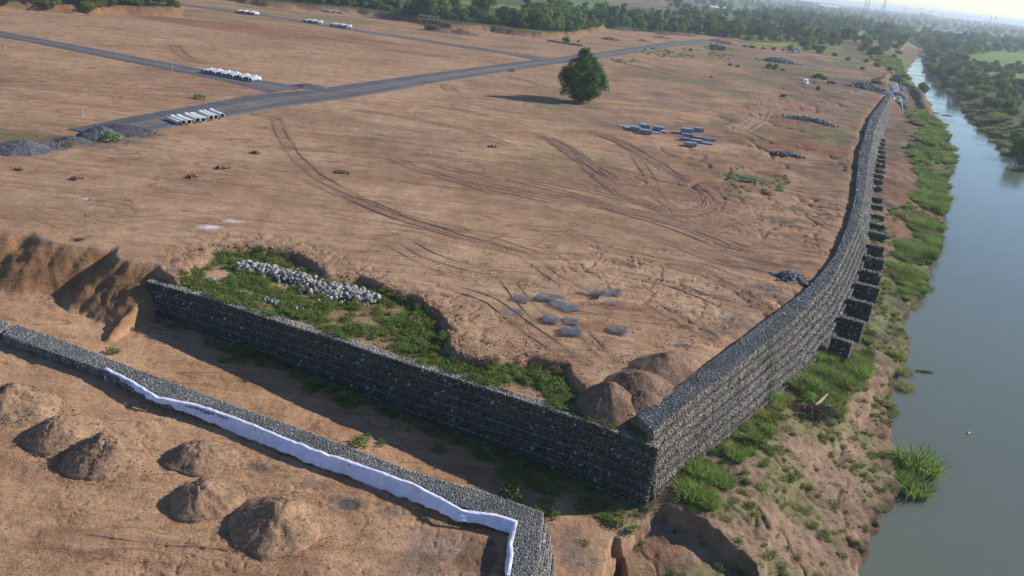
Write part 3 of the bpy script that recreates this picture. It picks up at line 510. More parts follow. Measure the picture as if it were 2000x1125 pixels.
# ------------------------------------------------------------------ roads
def ribbon(name, ctr, width, zoff, mat, colf, step=2.0, cross=7):
    P = np.asarray(ctr, float); seg = np.linalg.norm(np.diff(P, axis=0), axis=1); s = np.concatenate([[0], np.cumsum(seg)])
    t = np.arange(0, s[-1], step); x = np.interp(t, s, P[:, 0]); y = np.interp(t, s, P[:, 1]); w = np.interp(t, s, width)
    dx = np.gradient(x); dy = np.gradient(y); L = np.hypot(dx, dy); nx = -dy / L; ny = dx / L
    k = np.linspace(-.5, .5, cross)[None, :]; jit = (fbm(t * .25, t * 0 + 3, 3) * .5)[:, None] * (np.abs(k) > .49)
    jit2 = (fbm(t * .25, t * 0 + 13, 3) * .5)[:, None] * (k > .49); off = k * w[:, None] + np.where(k > 0, jit2, jit)
    X = x[:, None] + nx[:, None] * off; Y = y[:, None] + ny[:, None] * off
    Z = np.broadcast_to(zoff - .25 * (np.abs(k) > .49), X.shape)
    V = np.stack([X, Y, Z], -1).reshape(-1, 3); n = len(t)
    i = np.arange(n - 1)[:, None]; j = np.arange(cross - 1)[None, :]
    F = np.stack([i * cross + j, (i + 1) * cross + j, (i + 1) * cross + j + 1, i * cross + j + 1], -1).reshape(-1, 4)[:, ::-1]
    c = colf(k, X, Y).reshape(-1, 3)
    return link(name, npmesh(name, V, F, c, True), mat)
def road_col(k, X, Y):
    k = np.broadcast_to(k, X.shape); base = np.array([.082, .084, .095]); dust = np.array([.30, .23, .17])
    w = .55 * np.exp(-((k - .02) / .06) ** 2) + .5 * np.exp(-((k + .16) / .05) ** 2) + .5 * sm(.40, .5, np.abs(k)); w = w * (.75 + .5 * fbm(X * .02, Y * .02, 3)) 
    w = np.clip(w + .12 * sm(.1, .5, fbm(X * .1, Y * .1, 3)), 0, .8)[..., None]
    return base * (1 - w) + dust * w
RZ = .17
main_c = GL([(175, 262), (300, 238), (430, 214), (530, 196), (650, 183), (860, 150), (1060, 122), (1200, 104), (1310, 87), (1388, 80)])
tag(ribbon('road', main_c, [11, 12.5, 13, 15, 14, 13, 12, 12, 13, 16], RZ, M_road, road_col, 1.5, 17), kind='structure')
side1 = GL([(-150, 38), (0, 67), (120, 89), (320, 128), (440, 152), (570, 178)])
tag(ribbon('road', side1, [9, 9, 9, 9.5, 10, 16], RZ + .012, M_road, road_col, 1.5, 17), kind='structure')
side2 = GL([(330, 6), (360, 10), (500, 28), (700, 60), (860, 84), (1000, 105), (1070, 118)])
tag(ribbon('road', side2, [9, 9, 9, 9, 9, 9.5, 16], RZ + .012, M_road, road_col, 1.5, 17), kind='structure')

# ------------------------------------------------------------------ wheel ruts: low earth berms pressed out beside each rut
def build_tracks():
    VV = []; FF = []; CC = []; b = 0; r2 = np.random.default_rng(5)
    for q, (pts, gauge, rw) in enumerate(TRACKS):
        P = GL(pts, ZH if pts[0][1] > 800 else 0); seg = np.linalg.norm(np.diff(P, axis=0), axis=1); s = np.concatenate([[0], np.cumsum(seg)])
        st = .4 if P[:, 1].mean() < 200 else 1.0
        t = np.arange(0, s[-1], st); 
        x = np.interp(t, s, P[:, 0]); y = np.interp(t, s, P[:, 1])
        for _ in range(int(6 / st) // 1):
            x[1:-1] = (x[:-2] + 2 * x[1:-1] + x[2:]) / 4; y[1:-1] = (y[:-2] + 2 * y[1:-1] + y[2:]) / 4
        dx = np.gradient(x); dy = np.gradient(y); L = np.hypot(dx, dy) + 1e-6; nx = -dy / L; ny = dx / L
        for side in (-.5, .5):
            for rep in range(2 if rw > .45 else 1):
                wob = .25 * fbm(t * .15 + q * 9 + rep * 50, t * 0 + side * 5, 2) + rep * (.5 + rw)
                w = rw * .34 * (.75 + .35 * vnoise(t * .25 + q, t * 0 + side * 7 + rep))
                hgt = (.035 + .10 * rw) * np.clip(1.6 * vnoise(t * .12 + q * 3.3, t * 0 + side + rep * 4) - .25, 0, 1) * sm(0, 3, t) * sm(t[-1], t[-1] - 3, t)
                prof = [(-1.7, 0), (-.9, .8), (-.5, .1), (.5, .05), (.9, 1.0), (1.7, 0)]
                vs = []
                for (kx, kz) in prof:
                    X = x + nx * (side * gauge + wob + kx * w); Y = y + ny * (side * gauge + wob + kx * w)
                    z = terrain(X, Y, False); vs.append(np.stack([X, Y, z + (.0 if kz == 0 else .012) - (.06 if kz == 0 else 0) + kz * hgt], -1))
                A = np.stack(vs, 1); n = len(t); m = len(prof); VV.append(A.reshape(-1, 3))
                i = np.arange(n - 1)[:, None]; j = np.arange(m - 1)[None, :]
                FF.append(np.stack([i * m + j, (i + 1) * m + j, (i + 1) * m + j + 1, i * m + j + 1], -1).reshape(-1, 4)[:, ::-1] + b); b += n * m
                cc = np.array([.225, .138, .094]) * (.9 + .5 * vnoise(t * .3, t * 0 + q))[:, None, None] * np.array([1.5, 1.15, .8, .8, 1.15, 1.5])[None, :, None]
                CC.append(np.broadcast_to(cc, (n, m, 3)).reshape(-1, 3))
    o = link('wheel_ruts', npmesh('wheel_ruts', np.vstack(VV), np.vstack(FF), np.vstack(CC), False), M_soil)
    tag(o, 'wheel ruts and scraped earth ridges looping over the bare platform', 'ruts', kind='stuff')
build_tracks()
# ------------------------------------------------------------------ stones
CUBE = np.array([(-1, -1, -1), (1, -1, -1), (1, 1, -1), (-1, 1, -1), (-1, -1, 1), (1, -1, 1), (1, 1, 1), (-1, 1, 1)], float)
CF = np.array([(0, 3, 2, 1), (4, 5, 6, 7), (0, 1, 5, 4), (1, 2, 6, 5), (2, 3, 7, 6), (3, 0, 4, 7)])
def stones(Cn, S, col, r, E=None, jit=.42):
    """jittered blocks: centres, half sizes, colours; E optional frames (n,3,3)"""
    n = len(Cn); V = CUBE[None] * (1 + jit * (r.random((n, 8, 3)) - .75)) * S[:, None, :]
    if E is None:
        q = r.normal(size=(n, 3, 3)); q, _ = np.linalg.qr(q); E = q
    V = np.einsum('nvk,nkj->nvj', V, E) + Cn[:, None, :]
    F = CF[None] + (np.arange(n) * 8)[:, None, None]
    return V.reshape(-1, 3), F.reshape(-1, 4), np.repeat(col, 8, axis=0)
def stone_cols(n, r, base=(.19, .20, .22), dark=.45, pale=.05):
    v = .68 + .60 * r.random(n) ** 1.2; c = np.array(base)[None] * v[:, None] * (1 + .10 * (r.random((n, 3)) - .5))
    k = r.random(n) < pale; c[k] = np.array([.42, .42, .40]) * (.8 + .3 * r.random((k.sum(), 1))); return c
def smallrot(n, r, a, T, Nn):
    """frame with rows (tangent, second tangent, normal), slightly tilted"""
    B = np.cross(Nn, T); E = np.stack([T, B, Nn], 1) + a * r.normal(size=(n, 3, 3))
    E[:, 0] /= np.linalg.norm(E[:, 0], axis=1, keepdims=True)
    E[:, 1] -= (E[:, 1] * E[:, 0]).sum(1, keepdims=True) * E[:, 0]; E[:, 1] /= np.linalg.norm(E[:, 1], axis=1, keepdims=True)
    E[:, 2] = np.cross(E[:, 0], E[:, 1]); return E
def resample(P, n):
    P = np.asarray(P, float); s = np.concatenate([[0], np.cumsum(np.linalg.norm(np.diff(P, axis=0), axis=1))]); t = np.linspace(0, s[-1], n)
    return np.stack([np.interp(t, s, P[:, 0]), np.interp(t, s, P[:, 1])], 1), t
def strip_box(Pin, Pout, z0, z1):
    """closed strip between two polylines"""
    n = len(Pin); V = np.vstack([np.c_[Pin, np.full(n, z1)], np.c_[Pout, np.full(n, z1)], np.c_[Pout, np.full(n, z0)], np.c_[Pin, np.full(n, z0)]])
    F = []
    for i in range(n - 1):
        for a, b in ((0, 1), (1, 2), (2, 3), (3, 0)): F.append((a * n + i, b * n + i, b * n + i + 1, a * n + i + 1))
    F += [(0, 3 * n, 2 * n, n), (n - 1, 2 * n - 1, 3 * n - 1, 4 * n - 1)]
    return V, np.array(F)
def face_stones(A0, A1, z0, z1, nrm, size, r, tall=1.0, jitter=.35, cover=.92, base=(.19, .20, .22), pale=.05):
    """stones over a vertical facet from A0 to A1 (2D), z0..z1, outward normal nrm (2D)"""
    L = np.linalg.norm(A1 - A0); nx = max(1, int(L / size)); nz = max(1, int((z1 - z0) / (size * tall)))
    gx, gz = np.meshgrid((np.arange(nx) + .5) / nx, (np.arange(nz) + .5) / nz); gx = gx * .965 + .0175 + (np.arange(nz) % 2)[:, None] * .25 / nx
    gx = gx.ravel() + jitter * (r.random(gx.size) - .5) / nx; gz = gz.ravel() + jitter * (r.random(gz.size) - .5) / nz
    n = gx.size; P = A0[None] + (A1 - A0)[None] * np.clip(gx, .02, .98)[:, None]; out = r.random(n) * .07 - .02 + r.uniform(-.05, .05) + .05 * np.sin(np.pi * np.clip(gx, 0, 1))
    Cn = np.c_[P + nrm[None] * out[:, None], z0 + (z1 - z0) * gz]
    T = np.broadcast_to(np.array([*(A1 - A0) / L, 0]), (n, 3)); Nn = np.broadcast_to(np.array([*nrm, 0.]), (n, 3))
    E = smallrot(n, r, .12, T, Nn); k = .75 + .5 * r.random(n)
    S = np.stack([size * .54 * k * cover, size * tall * .54 * (.75 + .5 * r.random(n)) * cover, np.full(n, size * .35)], 1)
    return stones(Cn, S, stone_cols(n, r, base, pale=pale), r, E)
def top_stones(Pin, Pout, z, size, r, base=(.19, .20, .22), pale=.05, jit_z=.06):
    out = []
    for i in range(len(Pin) - 1):
        L = np.linalg.norm(Pout[i + 1] - Pout[i]); W = np.linalg.norm(Pout[i] - Pin[i]); nx = max(1, int(L / size)); nw = max(1, int(W / size))
        gx, gw = np.meshgrid((np.arange(nx) + .5) / nx, (np.arange(nw) + .5) / nw); n = gx.size
        gx = gx.ravel() + .5 * (r.random(n) - .5) / nx; gw = gw.ravel() + .5 * (r.random(n) - .5) / nw
        P = (Pin[i][None] * (1 - gw[:, None]) + Pout[i][None] * gw[:, None]) * (1 - gx[:, None]) + (Pin[i + 1][None] * (1 - gw[:, None]) + Pout[i + 1][None] * gw[:, None]) * gx[:, None]
        Cn = np.c_[P, z + jit_z * (r.random(n) - .4)]; T = np.broadcast_to(np.array([1., 0, 0]), (n, 3)); Nn = np.broadcast_to(np.array([0., 0, 1]), (n, 3))
        a = r.random(n) * 6.28; T = np.stack([np.cos(a), np.sin(a), a * 0], 1)
        E = smallrot(n, r, .18, T, Nn); k = .7 + .6 * r.random((n, 3)); S = size * .52 * k; S[:, 2] *= .7
        out.append(stones(Cn, S, stone_cols(n, r, base, pale=pale), r, E))
    return out
def merge(parts):
    V = []; F = []; Cc = []; b = 0
    for v, f, c in parts: V.append(v); F.append(f + b); Cc.append(c); b += len(v)
    return np.vstack(V), np.vstack(F), np.vstack(Cc)
def gabion(root, Pin, Pout, ztop, ncourse, hc, steps, size_f, size_t, r, tall=1.0, base=(.19, .20, .22), top_base=None, pale=.05, inner_faces=0, ends=(True, True), far_size=None, labels=None, step_start=0.0):
    """stacked courses; each lower course steps outwards by steps (array along path). Each course = one part with real stones on it."""
    Pin = np.asarray(Pin); Pout = np.asarray(Pout); n = len(Pin)
    T = np.gradient(Pout, axis=0); T /= np.linalg.norm(T, axis=1, keepdims=True); nr = np.stack([T[:, 1], -T[:, 0]], 1)
    sgn = np.sign(((Pout - Pin) * nr).sum(1))[:, None]; nr = nr * sgn
    for c in range(ncourse):
        z1 = ztop - c * hc; z0 = z1 - hc; O = Pout + nr * (steps * c)[:, None]; Oprev = Pout + nr * (steps * max(c - 1, 0))[:, None]
        I = Pin if c == 0 else Oprev - nr * .55
        if step_start: O = O.copy(); Oprev = Oprev.copy(); e_ = T[0] * step_start * c; O[0] = O[0] - e_; Oprev[0] = Oprev[0] - e_; I = I.copy(); I[0] = I[0] - e_
        cv, cf = strip_box(I, O - nr * .05, z0 + .035, z1 - .03)
        parts = [(cv, cf, np.full((len(cv), 3), 1.0) * np.array(base) * .35)]
        for i in range(n - 1):
            mid = (O[i] + O[i + 1]) / 2; R_ = np.linalg.norm(mid)
            sf = size_f * (1 if R_ < 95 else 1.35 if R_ < 150 else 1.9 if R_ < 240 else 3.0)
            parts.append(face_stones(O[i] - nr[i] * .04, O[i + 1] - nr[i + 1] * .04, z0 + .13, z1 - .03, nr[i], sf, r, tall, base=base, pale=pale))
            if c < inner_faces: parts.append(face_stones(Pin[i] + nr[i] * .04, Pin[i + 1] + nr[i + 1] * .04, z0 + .05, z1 - .03, -nr[i], sf, r, 1.0, base=base, pale=pale))
            st = size_t * (1 if R_ < 95 else 1.5 if R_ < 150 else 2.2 if R_ < 240 else 3.4)
            if c == 0: parts += top_stones(Pin[i:i + 2], O[i:i + 2] - nr[i:i + 2] * .03, z1 - .05, st, r, top_base or base, pale)
            else: parts += top_stones(Oprev[i:i + 2] - nr[i:i + 2] * .1, O[i:i + 2] - nr[i:i + 2] * .03, z1 - .05, max(st, .14), r, top_base or base, pale)
        for e, (ii, sg) in enumerate(((0, -1), (n - 1, 1))):
            if ends[e]:
                d = T[ii] * sg; parts.append(face_stones(I[ii] - d * .04, O[ii] - d * .04, z0 + .05, z1 - .03, d, size_f * (1 if np.linalg.norm(O[ii]) < 95 else 2), r, 1.0, base=base, pale=pale))
        V, F, Cc = merge(parts)
        link('gabion_course', npmesh('gabion_course', V, F, Cc), M_gab, root)
    return nr
rw = np.random.default_rng(11)
# front wall
front_out = np.vstack([front_out[:-1], front_out[-1] + d_f * .85])
fo, _ = resample(front_out, 30); fi = fo + n_f * 1.05
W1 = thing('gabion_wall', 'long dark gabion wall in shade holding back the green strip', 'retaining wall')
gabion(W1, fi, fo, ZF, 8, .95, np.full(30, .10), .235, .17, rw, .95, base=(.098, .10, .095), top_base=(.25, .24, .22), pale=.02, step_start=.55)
# river wall
_Q, _s = resample(river_out, 4000); tt_ = [0.]
while tt_[-1] < _s[-1] - 3: tt_.append(tt_[-1] + (2.0 if tt_[-1] < 70 else 3.2 if tt_[-1] < 150 else 6.0))
tt_ = np.array(tt_[:-1] + [_s[-1]]); ni = len(tt_); ro = np.stack([np.interp(tt_, _s, _Q[:, 0]), np.interp(tt_, _s, _Q[:, 1])], 1)
def nearest_on(P, pts):
    Q, _ = resample(P, 1200); return np.array([Q[np.argmin(((Q - p) ** 2).sum(1))] for p in pts])
rin = nearest_on(river_in, ro); rin[0] = river_in[0]; rin[-1] = river_in[-1]
batter = np.interp(tt_, [0, 12, 40, 90, 400], [.22, .28, .45, .50, .45])
# denser samples near the corner come from the resample of the visible near part
W2 = thing('gabion_wall', 'tall curving grey gabion wall stepped along the river bank', 'retaining wall')
nrR = gabion(W2, rin, ro, ZR, 9, 1.0, batter, .20, .17, rw, 1.3, base=(.215, .195, .175), top_base=(.115, .128, .145), pale=.012, ends=(True, True))
# small wall with the yard
si, _ = resample(small_in, 30); so_, _ = resample(small_out, 30)
W3 = thing('gabion_wall', 'low gabion wall round the heap yard with white cloth on its edge', 'retaining wall')
gabion(W3, si, so_, ZS, 5, .95, np.full(30, .22), .17, .115, rw, 1.0, base=(.20, .21, .225), top_base=(.165, .172, .18), pale=.05, inner_faces=2, ends=(True, False))
s2i, _ = resample(small_in2, 10); s2o, _ = resample(small_out2, 10)
gabion(W3, s2i, s2o, ZS + .004, 5, .95, np.full(10, .34), .16, .115, rw, 1.3, base=(.27, .26, .25), top_base=(.165, .172, .18), pale=.05, inner_faces=2, ends=(True, True))
dS = si[0] - si[1]; dS /= np.linalg.norm(dS)
W4 = thing('gabion_wall', 'end of another low gabion wall at the edge beside the cliff foot', 'retaining wall')
e0 = si[0] + dS * .9; e1 = so_[0] + dS * .9
k0, _ = resample([e0, e0 + dS * 8], 5); k1, _ = resample([e1, e1 + dS * 8], 5)
gabion(W4, k0, k1, ZS - .1, 3, .95, np.full(5, .22), .17, .14, rw, 1.0, inner_faces=2)
# counterforts along the foot of the river wall
BX = [(1639, 664, 28, 26), (1654, 623, 37, 31), (1668, 587, 40, 34), (1683, 556, 38, 32), (1693, 530, 31, 27), (1698, 503, 33, 26), (1701, 479, 30, 22), (1708, 455, 27, 19), (1706, 437, 26, 16), (1706, 419, 25, 15), (1707, 401, 21, 14), (1706, 386, 21, 12), (1711, 365, 15, 9), (1712, 352, 15, 9), (1713, 342, 17, 9), (1715, 332, 16, 9), (1717, 321, 14, 8), (1718, 312, 13, 8), (1718, 303, 13, 8), (1717, 294, 14, 7), (1716, 286, 14, 7), (1717, 278, 13, 7), (1718, 271, 13, 6)]
for (x0, y0, wpx, hpx) in BX:
    zt = -4.1; a = G(x0 + wpx, y0 + 3, zt); b0 = G(x0, y0, zt); d = a - b0; wl_ = np.linalg.norm(d) * .80; d /= wl_
    k = np.argmin(((ro - b0) ** 2).sum(1)); T = (ro[min(k + 1, ni - 1)] - ro[max(k - 1, 0)]); T /= np.linalg.norm(T); d = np.array([T[1], -T[0]])
    a = b0 + d * wl_; st = b0 - d * 1.0
    h = min(3.4, max(2.2, hpx * np.hypot(*a) / 1555 * 1.25)); R_ = np.linalg.norm(a); sz = .24 if R_ < 130 else .4 if R_ < 200 else .7
    cv, cf = strip_box(np.array([st, a]), np.array([st + T * 1.05, a + T * 1.05]), zt - h, zt)
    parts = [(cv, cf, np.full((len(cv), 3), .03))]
    parts.append(face_stones(st, a, zt - h, zt, -T, sz, rw, 1, base=(.085, .088, .09))); parts.append(face_stones(a, a + T * 1.05, zt - h, zt, d, sz, rw, 1, base=(.24, .23, .22)))  # side turned from the sun gets darker stones, its shade in the colour
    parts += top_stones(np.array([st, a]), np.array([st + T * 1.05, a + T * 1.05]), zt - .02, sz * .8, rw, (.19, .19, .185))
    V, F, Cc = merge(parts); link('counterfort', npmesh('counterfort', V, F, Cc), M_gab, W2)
# lower unfinished wall at the far end with ribs
ln_in = GL([(1740, 162), (1743, 175), (1747, 189), (1749, 197)], -1.5); ln_out = GL([(1751, 162), (1754, 175), (1758, 189), (1760, 197)], -1.5)
W5 = thing('gabion_wall', 'unfinished far gabion wall with open ribs beside the excavator', 'retaining wall')
li, _ = resample(ln_in, 8); lo, _ = resample(ln_out, 8)
gabion(W5, li, lo, -1.5, 6, 1.0, np.full(8, .4), .3, .3, rw, 1.2, base=(.27, .27, .27), top_base=(.25, .28, .33))
for k in range(14):
    y = 168 + k * 2.7; p = G(1753 + k * .55, y, -5); q = G(1768 + k * .5, y + 1.2, -5)
    d = (q - p) / np.linalg.norm(q - p); T = np.array([-d[1], d[0]]); cv, cf = strip_box(np.array([p, q]), np.array([p + T * 1.0, q + T * 1.0]), -8, -5)
    parts = [(cv, cf, np.full((len(cv), 3), .05))] + top_stones(np.array([p, q]), np.array([p + T, q + T]), -5, .5, rw, (.30, .33, .38)); V, F, Cc = merge(parts)
    link('rib', npmesh('rib', V, F, Cc), M_stone, W5)

# ------------------------------------------------------------------ cloth draped over the inner edge of the small wall
up_px = [(205, 722), (249, 743), (306, 778), (384, 793), (459, 819), (555, 858), (622, 885), (700, 910), (806, 949), (849, 970), (899, 999), (970, 1009), (1007, 1020)]
lo_px = [(206, 730), (249, 757), (306, 789), (391, 828), (444, 848), (533, 881), (604, 903), (700, 940), (803, 974), (853, 999), (920, 1024), (960, 1032), (994, 1049)]
leg_r = [(1007, 1020), (1001, 1045), (996, 1066), (998, 1084), (995, 1105), (991, 1126)]; leg_l = [(994, 1049), (988, 1060), (981, 1088), (972, 1112), (974, 1120), (973, 1128)]
def cloth():
    n = 520; r = 14
    U, _ = resample(np.vstack([GL(up_px, ZS), GL(leg_r[1:], ZS)]), n); 
    def ip(P, f): P = np.array(P, float); s = np.linspace(0, 1, len(P)); return np.stack([np.interp(f, s, P[:, 0]), np.interp(f, s, P[:, 1])], 1)
    nU = len(up_px); f = np.linspace(0, 1, n)
    T = np.gradient(U, axis=0); T /= np.linalg.norm(T, axis=1, keepdims=True); nr = np.stack([T[:, 1], -T[:, 0]], 1)       # towards the yard
    if (nr[10] @ (np.array([-30, 40.]) - U[10])) < 0: nr = -nr
    s = np.concatenate([[0], np.cumsum(np.linalg.norm(np.diff(U, axis=0), axis=1))])
    q = s / s[-1]
    drop = np.interp(q, [0, .02, .05, .1, .18, .25, .33, .45, .6, .7, .78, .84, .88, .92, .96, 1], [1.0, .9, .15, .22, .38, .7, .85, .7, .85, .85, .5, .65, .8, .55, .65, .5]) * (1 + .16 * fbm(s * .45, s * 0 + 6, 3))
    rows = []
    for k in range(r + 1):
        g = k / r; 
        on = np.minimum(g, .22) / .22; dn = np.clip((g - .22) / .78, 0, 1)
        fold = .035 * np.sin(s * 3.1 + 2.2 * fbm(s * .4, s * 0 + 8, 2) * 3) * np.clip(.5 + 1.6 * fbm(s * .25, s * 0 + 1, 2), 0, 1.2)
        off = -.22 + fold * (.25 + dn) + .30 * on + dn ** 1.3 * (.30 + .30 * vnoise(s * .4, s * 0 + 3)) * np.interp(q, [0, .2, .25, .85, .9], [.25, .5, 1, 1, .4]) + dn * .22 * fbm(s * 1.3 + g * 1.8, s * 0 + g * 2, 3) + .06 * (1 - on)
        z = ZS + .13 + .10 * fbm(s * 1.2, g * 3 + s * 0, 3) - dn * drop * 1.2 - .03 * on - dn * .10 * fbm(s * 2.2, s * 0 + 2, 2)
        P = U + nr * off[:, None] + T * (.25 * fbm(s * .3, s * 0 + g, 2) * dn)[:, None]; rows.append(np.c_[P, z])
    V = np.stack(rows, 1).reshape(-1, 3); i = np.arange(n - 1)[:, None]; j = np.arange(r)[None]; m = r + 1
    F = np.stack([i * m + j, (i + 1) * m + j, (i + 1) * m + j + 1, i * m + j + 1], -1).reshape(-1, 4)
    o = link('geotextile_cloth', npmesh('geotextile_cloth', V, F, None, True), M_cloth); md = o.modifiers.new('thick', 'SOLIDIFY'); md.thickness = .012
    tag(o, 'long pale lavender white cloth draped along the edge of the low gabion wall', 'cloth')
cloth()

# ------------------------------------------------------------------ heaps
def heap(name, label, cat, ctr, rad, h, base_z, mat, c1, c2, seed, clods=250, cl=.06, elong=1.0, rot=0.0, sharp=1.15, rough=.10, group=None, lump=.11):
    r = np.random.default_rng(seed); nr_, na = 34, 84; A, Rr = np.meshgrid(np.linspace(0, 2 * math.pi, na, endpoint=False), np.linspace(0, 1.12, nr_))
    lob = 1 + .16 * fbm(np.cos(A) * 1.3 + seed, np.sin(A) * 1.3 + seed, 3)
    X = np.cos(A) * Rr * rad * elong * lob; Y = np.sin(A) * Rr * rad * lob
    lean = .16 * rad * np.array([math.cos(seed * 2.1), math.sin(seed * 2.1)]); Rq = np.sqrt(Rr ** 2 + .045) - .10; Z = h * np.clip(1.08 - Rq * 1.06, 0, 1) ** 1.05 * (1 - .10 * sm(.75, 1.0, Rr))
    X = X + lean[0] * np.clip(1 - Rr, 0, 1); Y = Y + lean[1] * np.clip(1 - Rr, 0, 1)
    Z = Z + rough * h * fbm(X * 1.6 / rad * 2 + seed * 3, Y * 1.6 / rad * 2, 5, .6) * np.clip(1.3 - Rr, 0, 1) * 2 - .05 * np.abs(fbm(A * 2.2 * np.cos(A * 0) + seed, Rr * 1.2, 3)) * (Rr < 1) + lump * fbm(X * 1.8, Y * 1.8, 5, .75) * (Rr < 1) + .05 * fbm(X * 5, Y * 5, 3) * (Rr < 1)
    Z = np.where(Rr > 1.0, -.35, Z)
    cz = math.cos(rot); sz_ = math.sin(rot); Xr = X * cz - Y * sz_; Yr = X * sz_ + Y * cz
    mixf = np.clip(.5 + 1.1 * fbm(Xr * .8 + seed, Yr * .8, 4), 0, 1)[..., None]; col = np.array(c1) * (1 - mixf) + np.array(c2) * mixf
    V = np.stack([Xr, Yr, Z], -1).reshape(-1, 3); i = np.arange(nr_ - 1)[:, None]; j = np.arange(na)[None]; j2 = (j + 1) % na
    F = np.stack([i * na + j, (i + 1) * na + j, (i + 1) * na + j2, i * na + j2], -1).reshape(-1, 4)
    body = [(V, F, col.reshape(-1, 3))]
    o = link(name, npmesh(name, V, F, col.reshape(-1, 3), True), mat, loc=(ctr[0], ctr[1], base_z)); tag(o, label, cat, group)
    if clods:
        a = r.random(clods) * 6.28; q = r.random(clods) ** .42 * 1.12; ix = np.clip((q / 1.12 * (nr_ - 1)).astype(int), 0, nr_ - 1); ia = (a / 6.283 * na).astype(int) % na
        P = np.stack([Xr[ix, ia], Yr[ix, ia], np.maximum(Z[ix, ia], 0.0)], 1); P[:, 2] = np.where(q > .98, .03, P[:, 2]); P[:, :2] *= np.where(q > .98, 1 + .35 * r.random(clods) ** 2, 1)[:, None]; P[:, :2] += .12 * r.normal(size=(clods, 2)); S = cl * .8 * (.25 + 1.1 * r.random((clods, 3)) ** 3)
        cc = (np.array(c1)[None] * .6 + np.array(c2)[None] * .4) * (.6 + .6 * r.random((clods, 1))); v, f, c = stones(P, S, cc, r)
        tag(link('clods', npmesh('clods', v, f, c), M_stone, o), kind='stuff')
    return o
EA = (.31, .195, .12); EB = (.175, .112, .075)
heap('dirt_heap', 'dirt heap cut by the frame edge, highest of the yard heaps beside the low wall', 'dirt heap', G(30, 800, ZH), 3.4, 2.2, ZH, M_soil, EA, EB, 1, 900, .07)
heap('dirt_heap', 'broad dirt heap between the edge heap and the sharp-peaked heap of the yard', 'dirt heap', G(125, 848, ZH), 2.9, 1.7, ZH, M_soil, EA, EB, 2, 700, .06)
heap('dirt_heap', 'sharp-peaked lumpy dirt heap, frontmost in the row of three heaps', 'dirt heap', G(203, 895, ZH), 3.1, 2.3, ZH, M_soil, EA, EB, 3, 1000, .07)
heap('dirt_heap', 'single smooth dirt heap nearest to the middle of the draped white cloth', 'dirt heap', G(392, 895, ZH), 2.5, 1.5, ZH, M_soil, EA, EB, 4, 500, .05, 1.15)
heap('dirt_heap', 'middle-sized dirt heap touching the largest heap of the yard', 'dirt heap', G(400, 975, ZH), 2.7, 1.75, ZH, M_soil, EA, EB, 5, 700, .05)
heap('dirt_heap', 'largest dirt heap of the yard, beside the dark gravel patch', 'dirt heap', G(535, 1025, ZH), 3.35, 2.2, ZH, M_soil, EA, EB, 6, 1200, .06)
E2 = (.21, .135, .092); E3 = (.12, .078, .056)
heap('dirt_heap', 'brown dirt heap closest to the corner where the two tall walls meet', 'dirt heap', G(1192, 797, -.9), 3.4, 2.7, -1.0, M_soil, E2, E3, 7, 1500, .05, 1.05, .5, rough=.04, lump=.07)
heap('dirt_heap', 'middle one of three merged dirt heaps inside the wall corner', 'dirt heap', G(1246, 762, -.4), 3.6, 2.4, -.5, M_soil, E2, E3, 8, 1500, .05, 1.25, .75, rough=.04, lump=.07)
heap('dirt_heap', 'dirt heap pushed against the river wall, furthest from the wall corner', 'dirt heap', G(1296, 722, 0), 3.2, 1.9, -.2, M_soil, E2, E3, 9, 1200, .05, 1.45, .78, rough=.04, lump=.07)
heap('dirt_heap', 'low slumped heap of earth bridging the mounds by the river wall', 'dirt heap', G(1262, 795, -.6), 2.6, 1.6, -.6, M_soil, E2, E3, 19, 700, .05, 1.3, .7, rough=.04, lump=.07)
GA = (.085, .085, .10); GB = (.13, .13, .14)
heap('gravel_heap', 'wide dark gravel heap at the frame edge beyond the road end', 'gravel heap', G(40, 292, 0), 4.6, 1.7, -.05, M_soil, GA, GB, 21, 500, .12, 1.1)
heap('gravel_heap', 'low flattened gravel heap next to the widest gravel heap', 'gravel heap', G(88, 287, 0), 3.0, .8, -.05, M_soil, GA, GB, 22, 300, .12, 1.2)
heap('gravel_heap', 'smallest grey gravel heap, standing alone between the others', 'gravel heap', G(141, 275, 0), 2.5, 1.0, -.05, M_soil, GA, GB, 23, 300, .12, 1.2)
heap('gravel_heap', 'pointed dark gravel heap by the end of the asphalt road', 'gravel heap', G(193, 265, 0), 3.6, 1.9, -.05, M_soil, GA, GB, 24, 400, .12, 1.1)
heap('gravel_heap', 'spread out gravel heap on the asphalt behind the pointed heap', 'gravel heap', G(238, 256, 0), 4.2, .9, .1, M_soil, (.07, .06, .07), GA, 25, 600, .15, 1.3)
heap('gravel_heap', 'small dark gravel heap at the junction of the two roads', 'gravel heap', G(606, 171, 0), 3.6, 1.0, .0, M_soil, GA, GB, 26, 200, .2, 1.6)
DK = (.12, .075, .055)
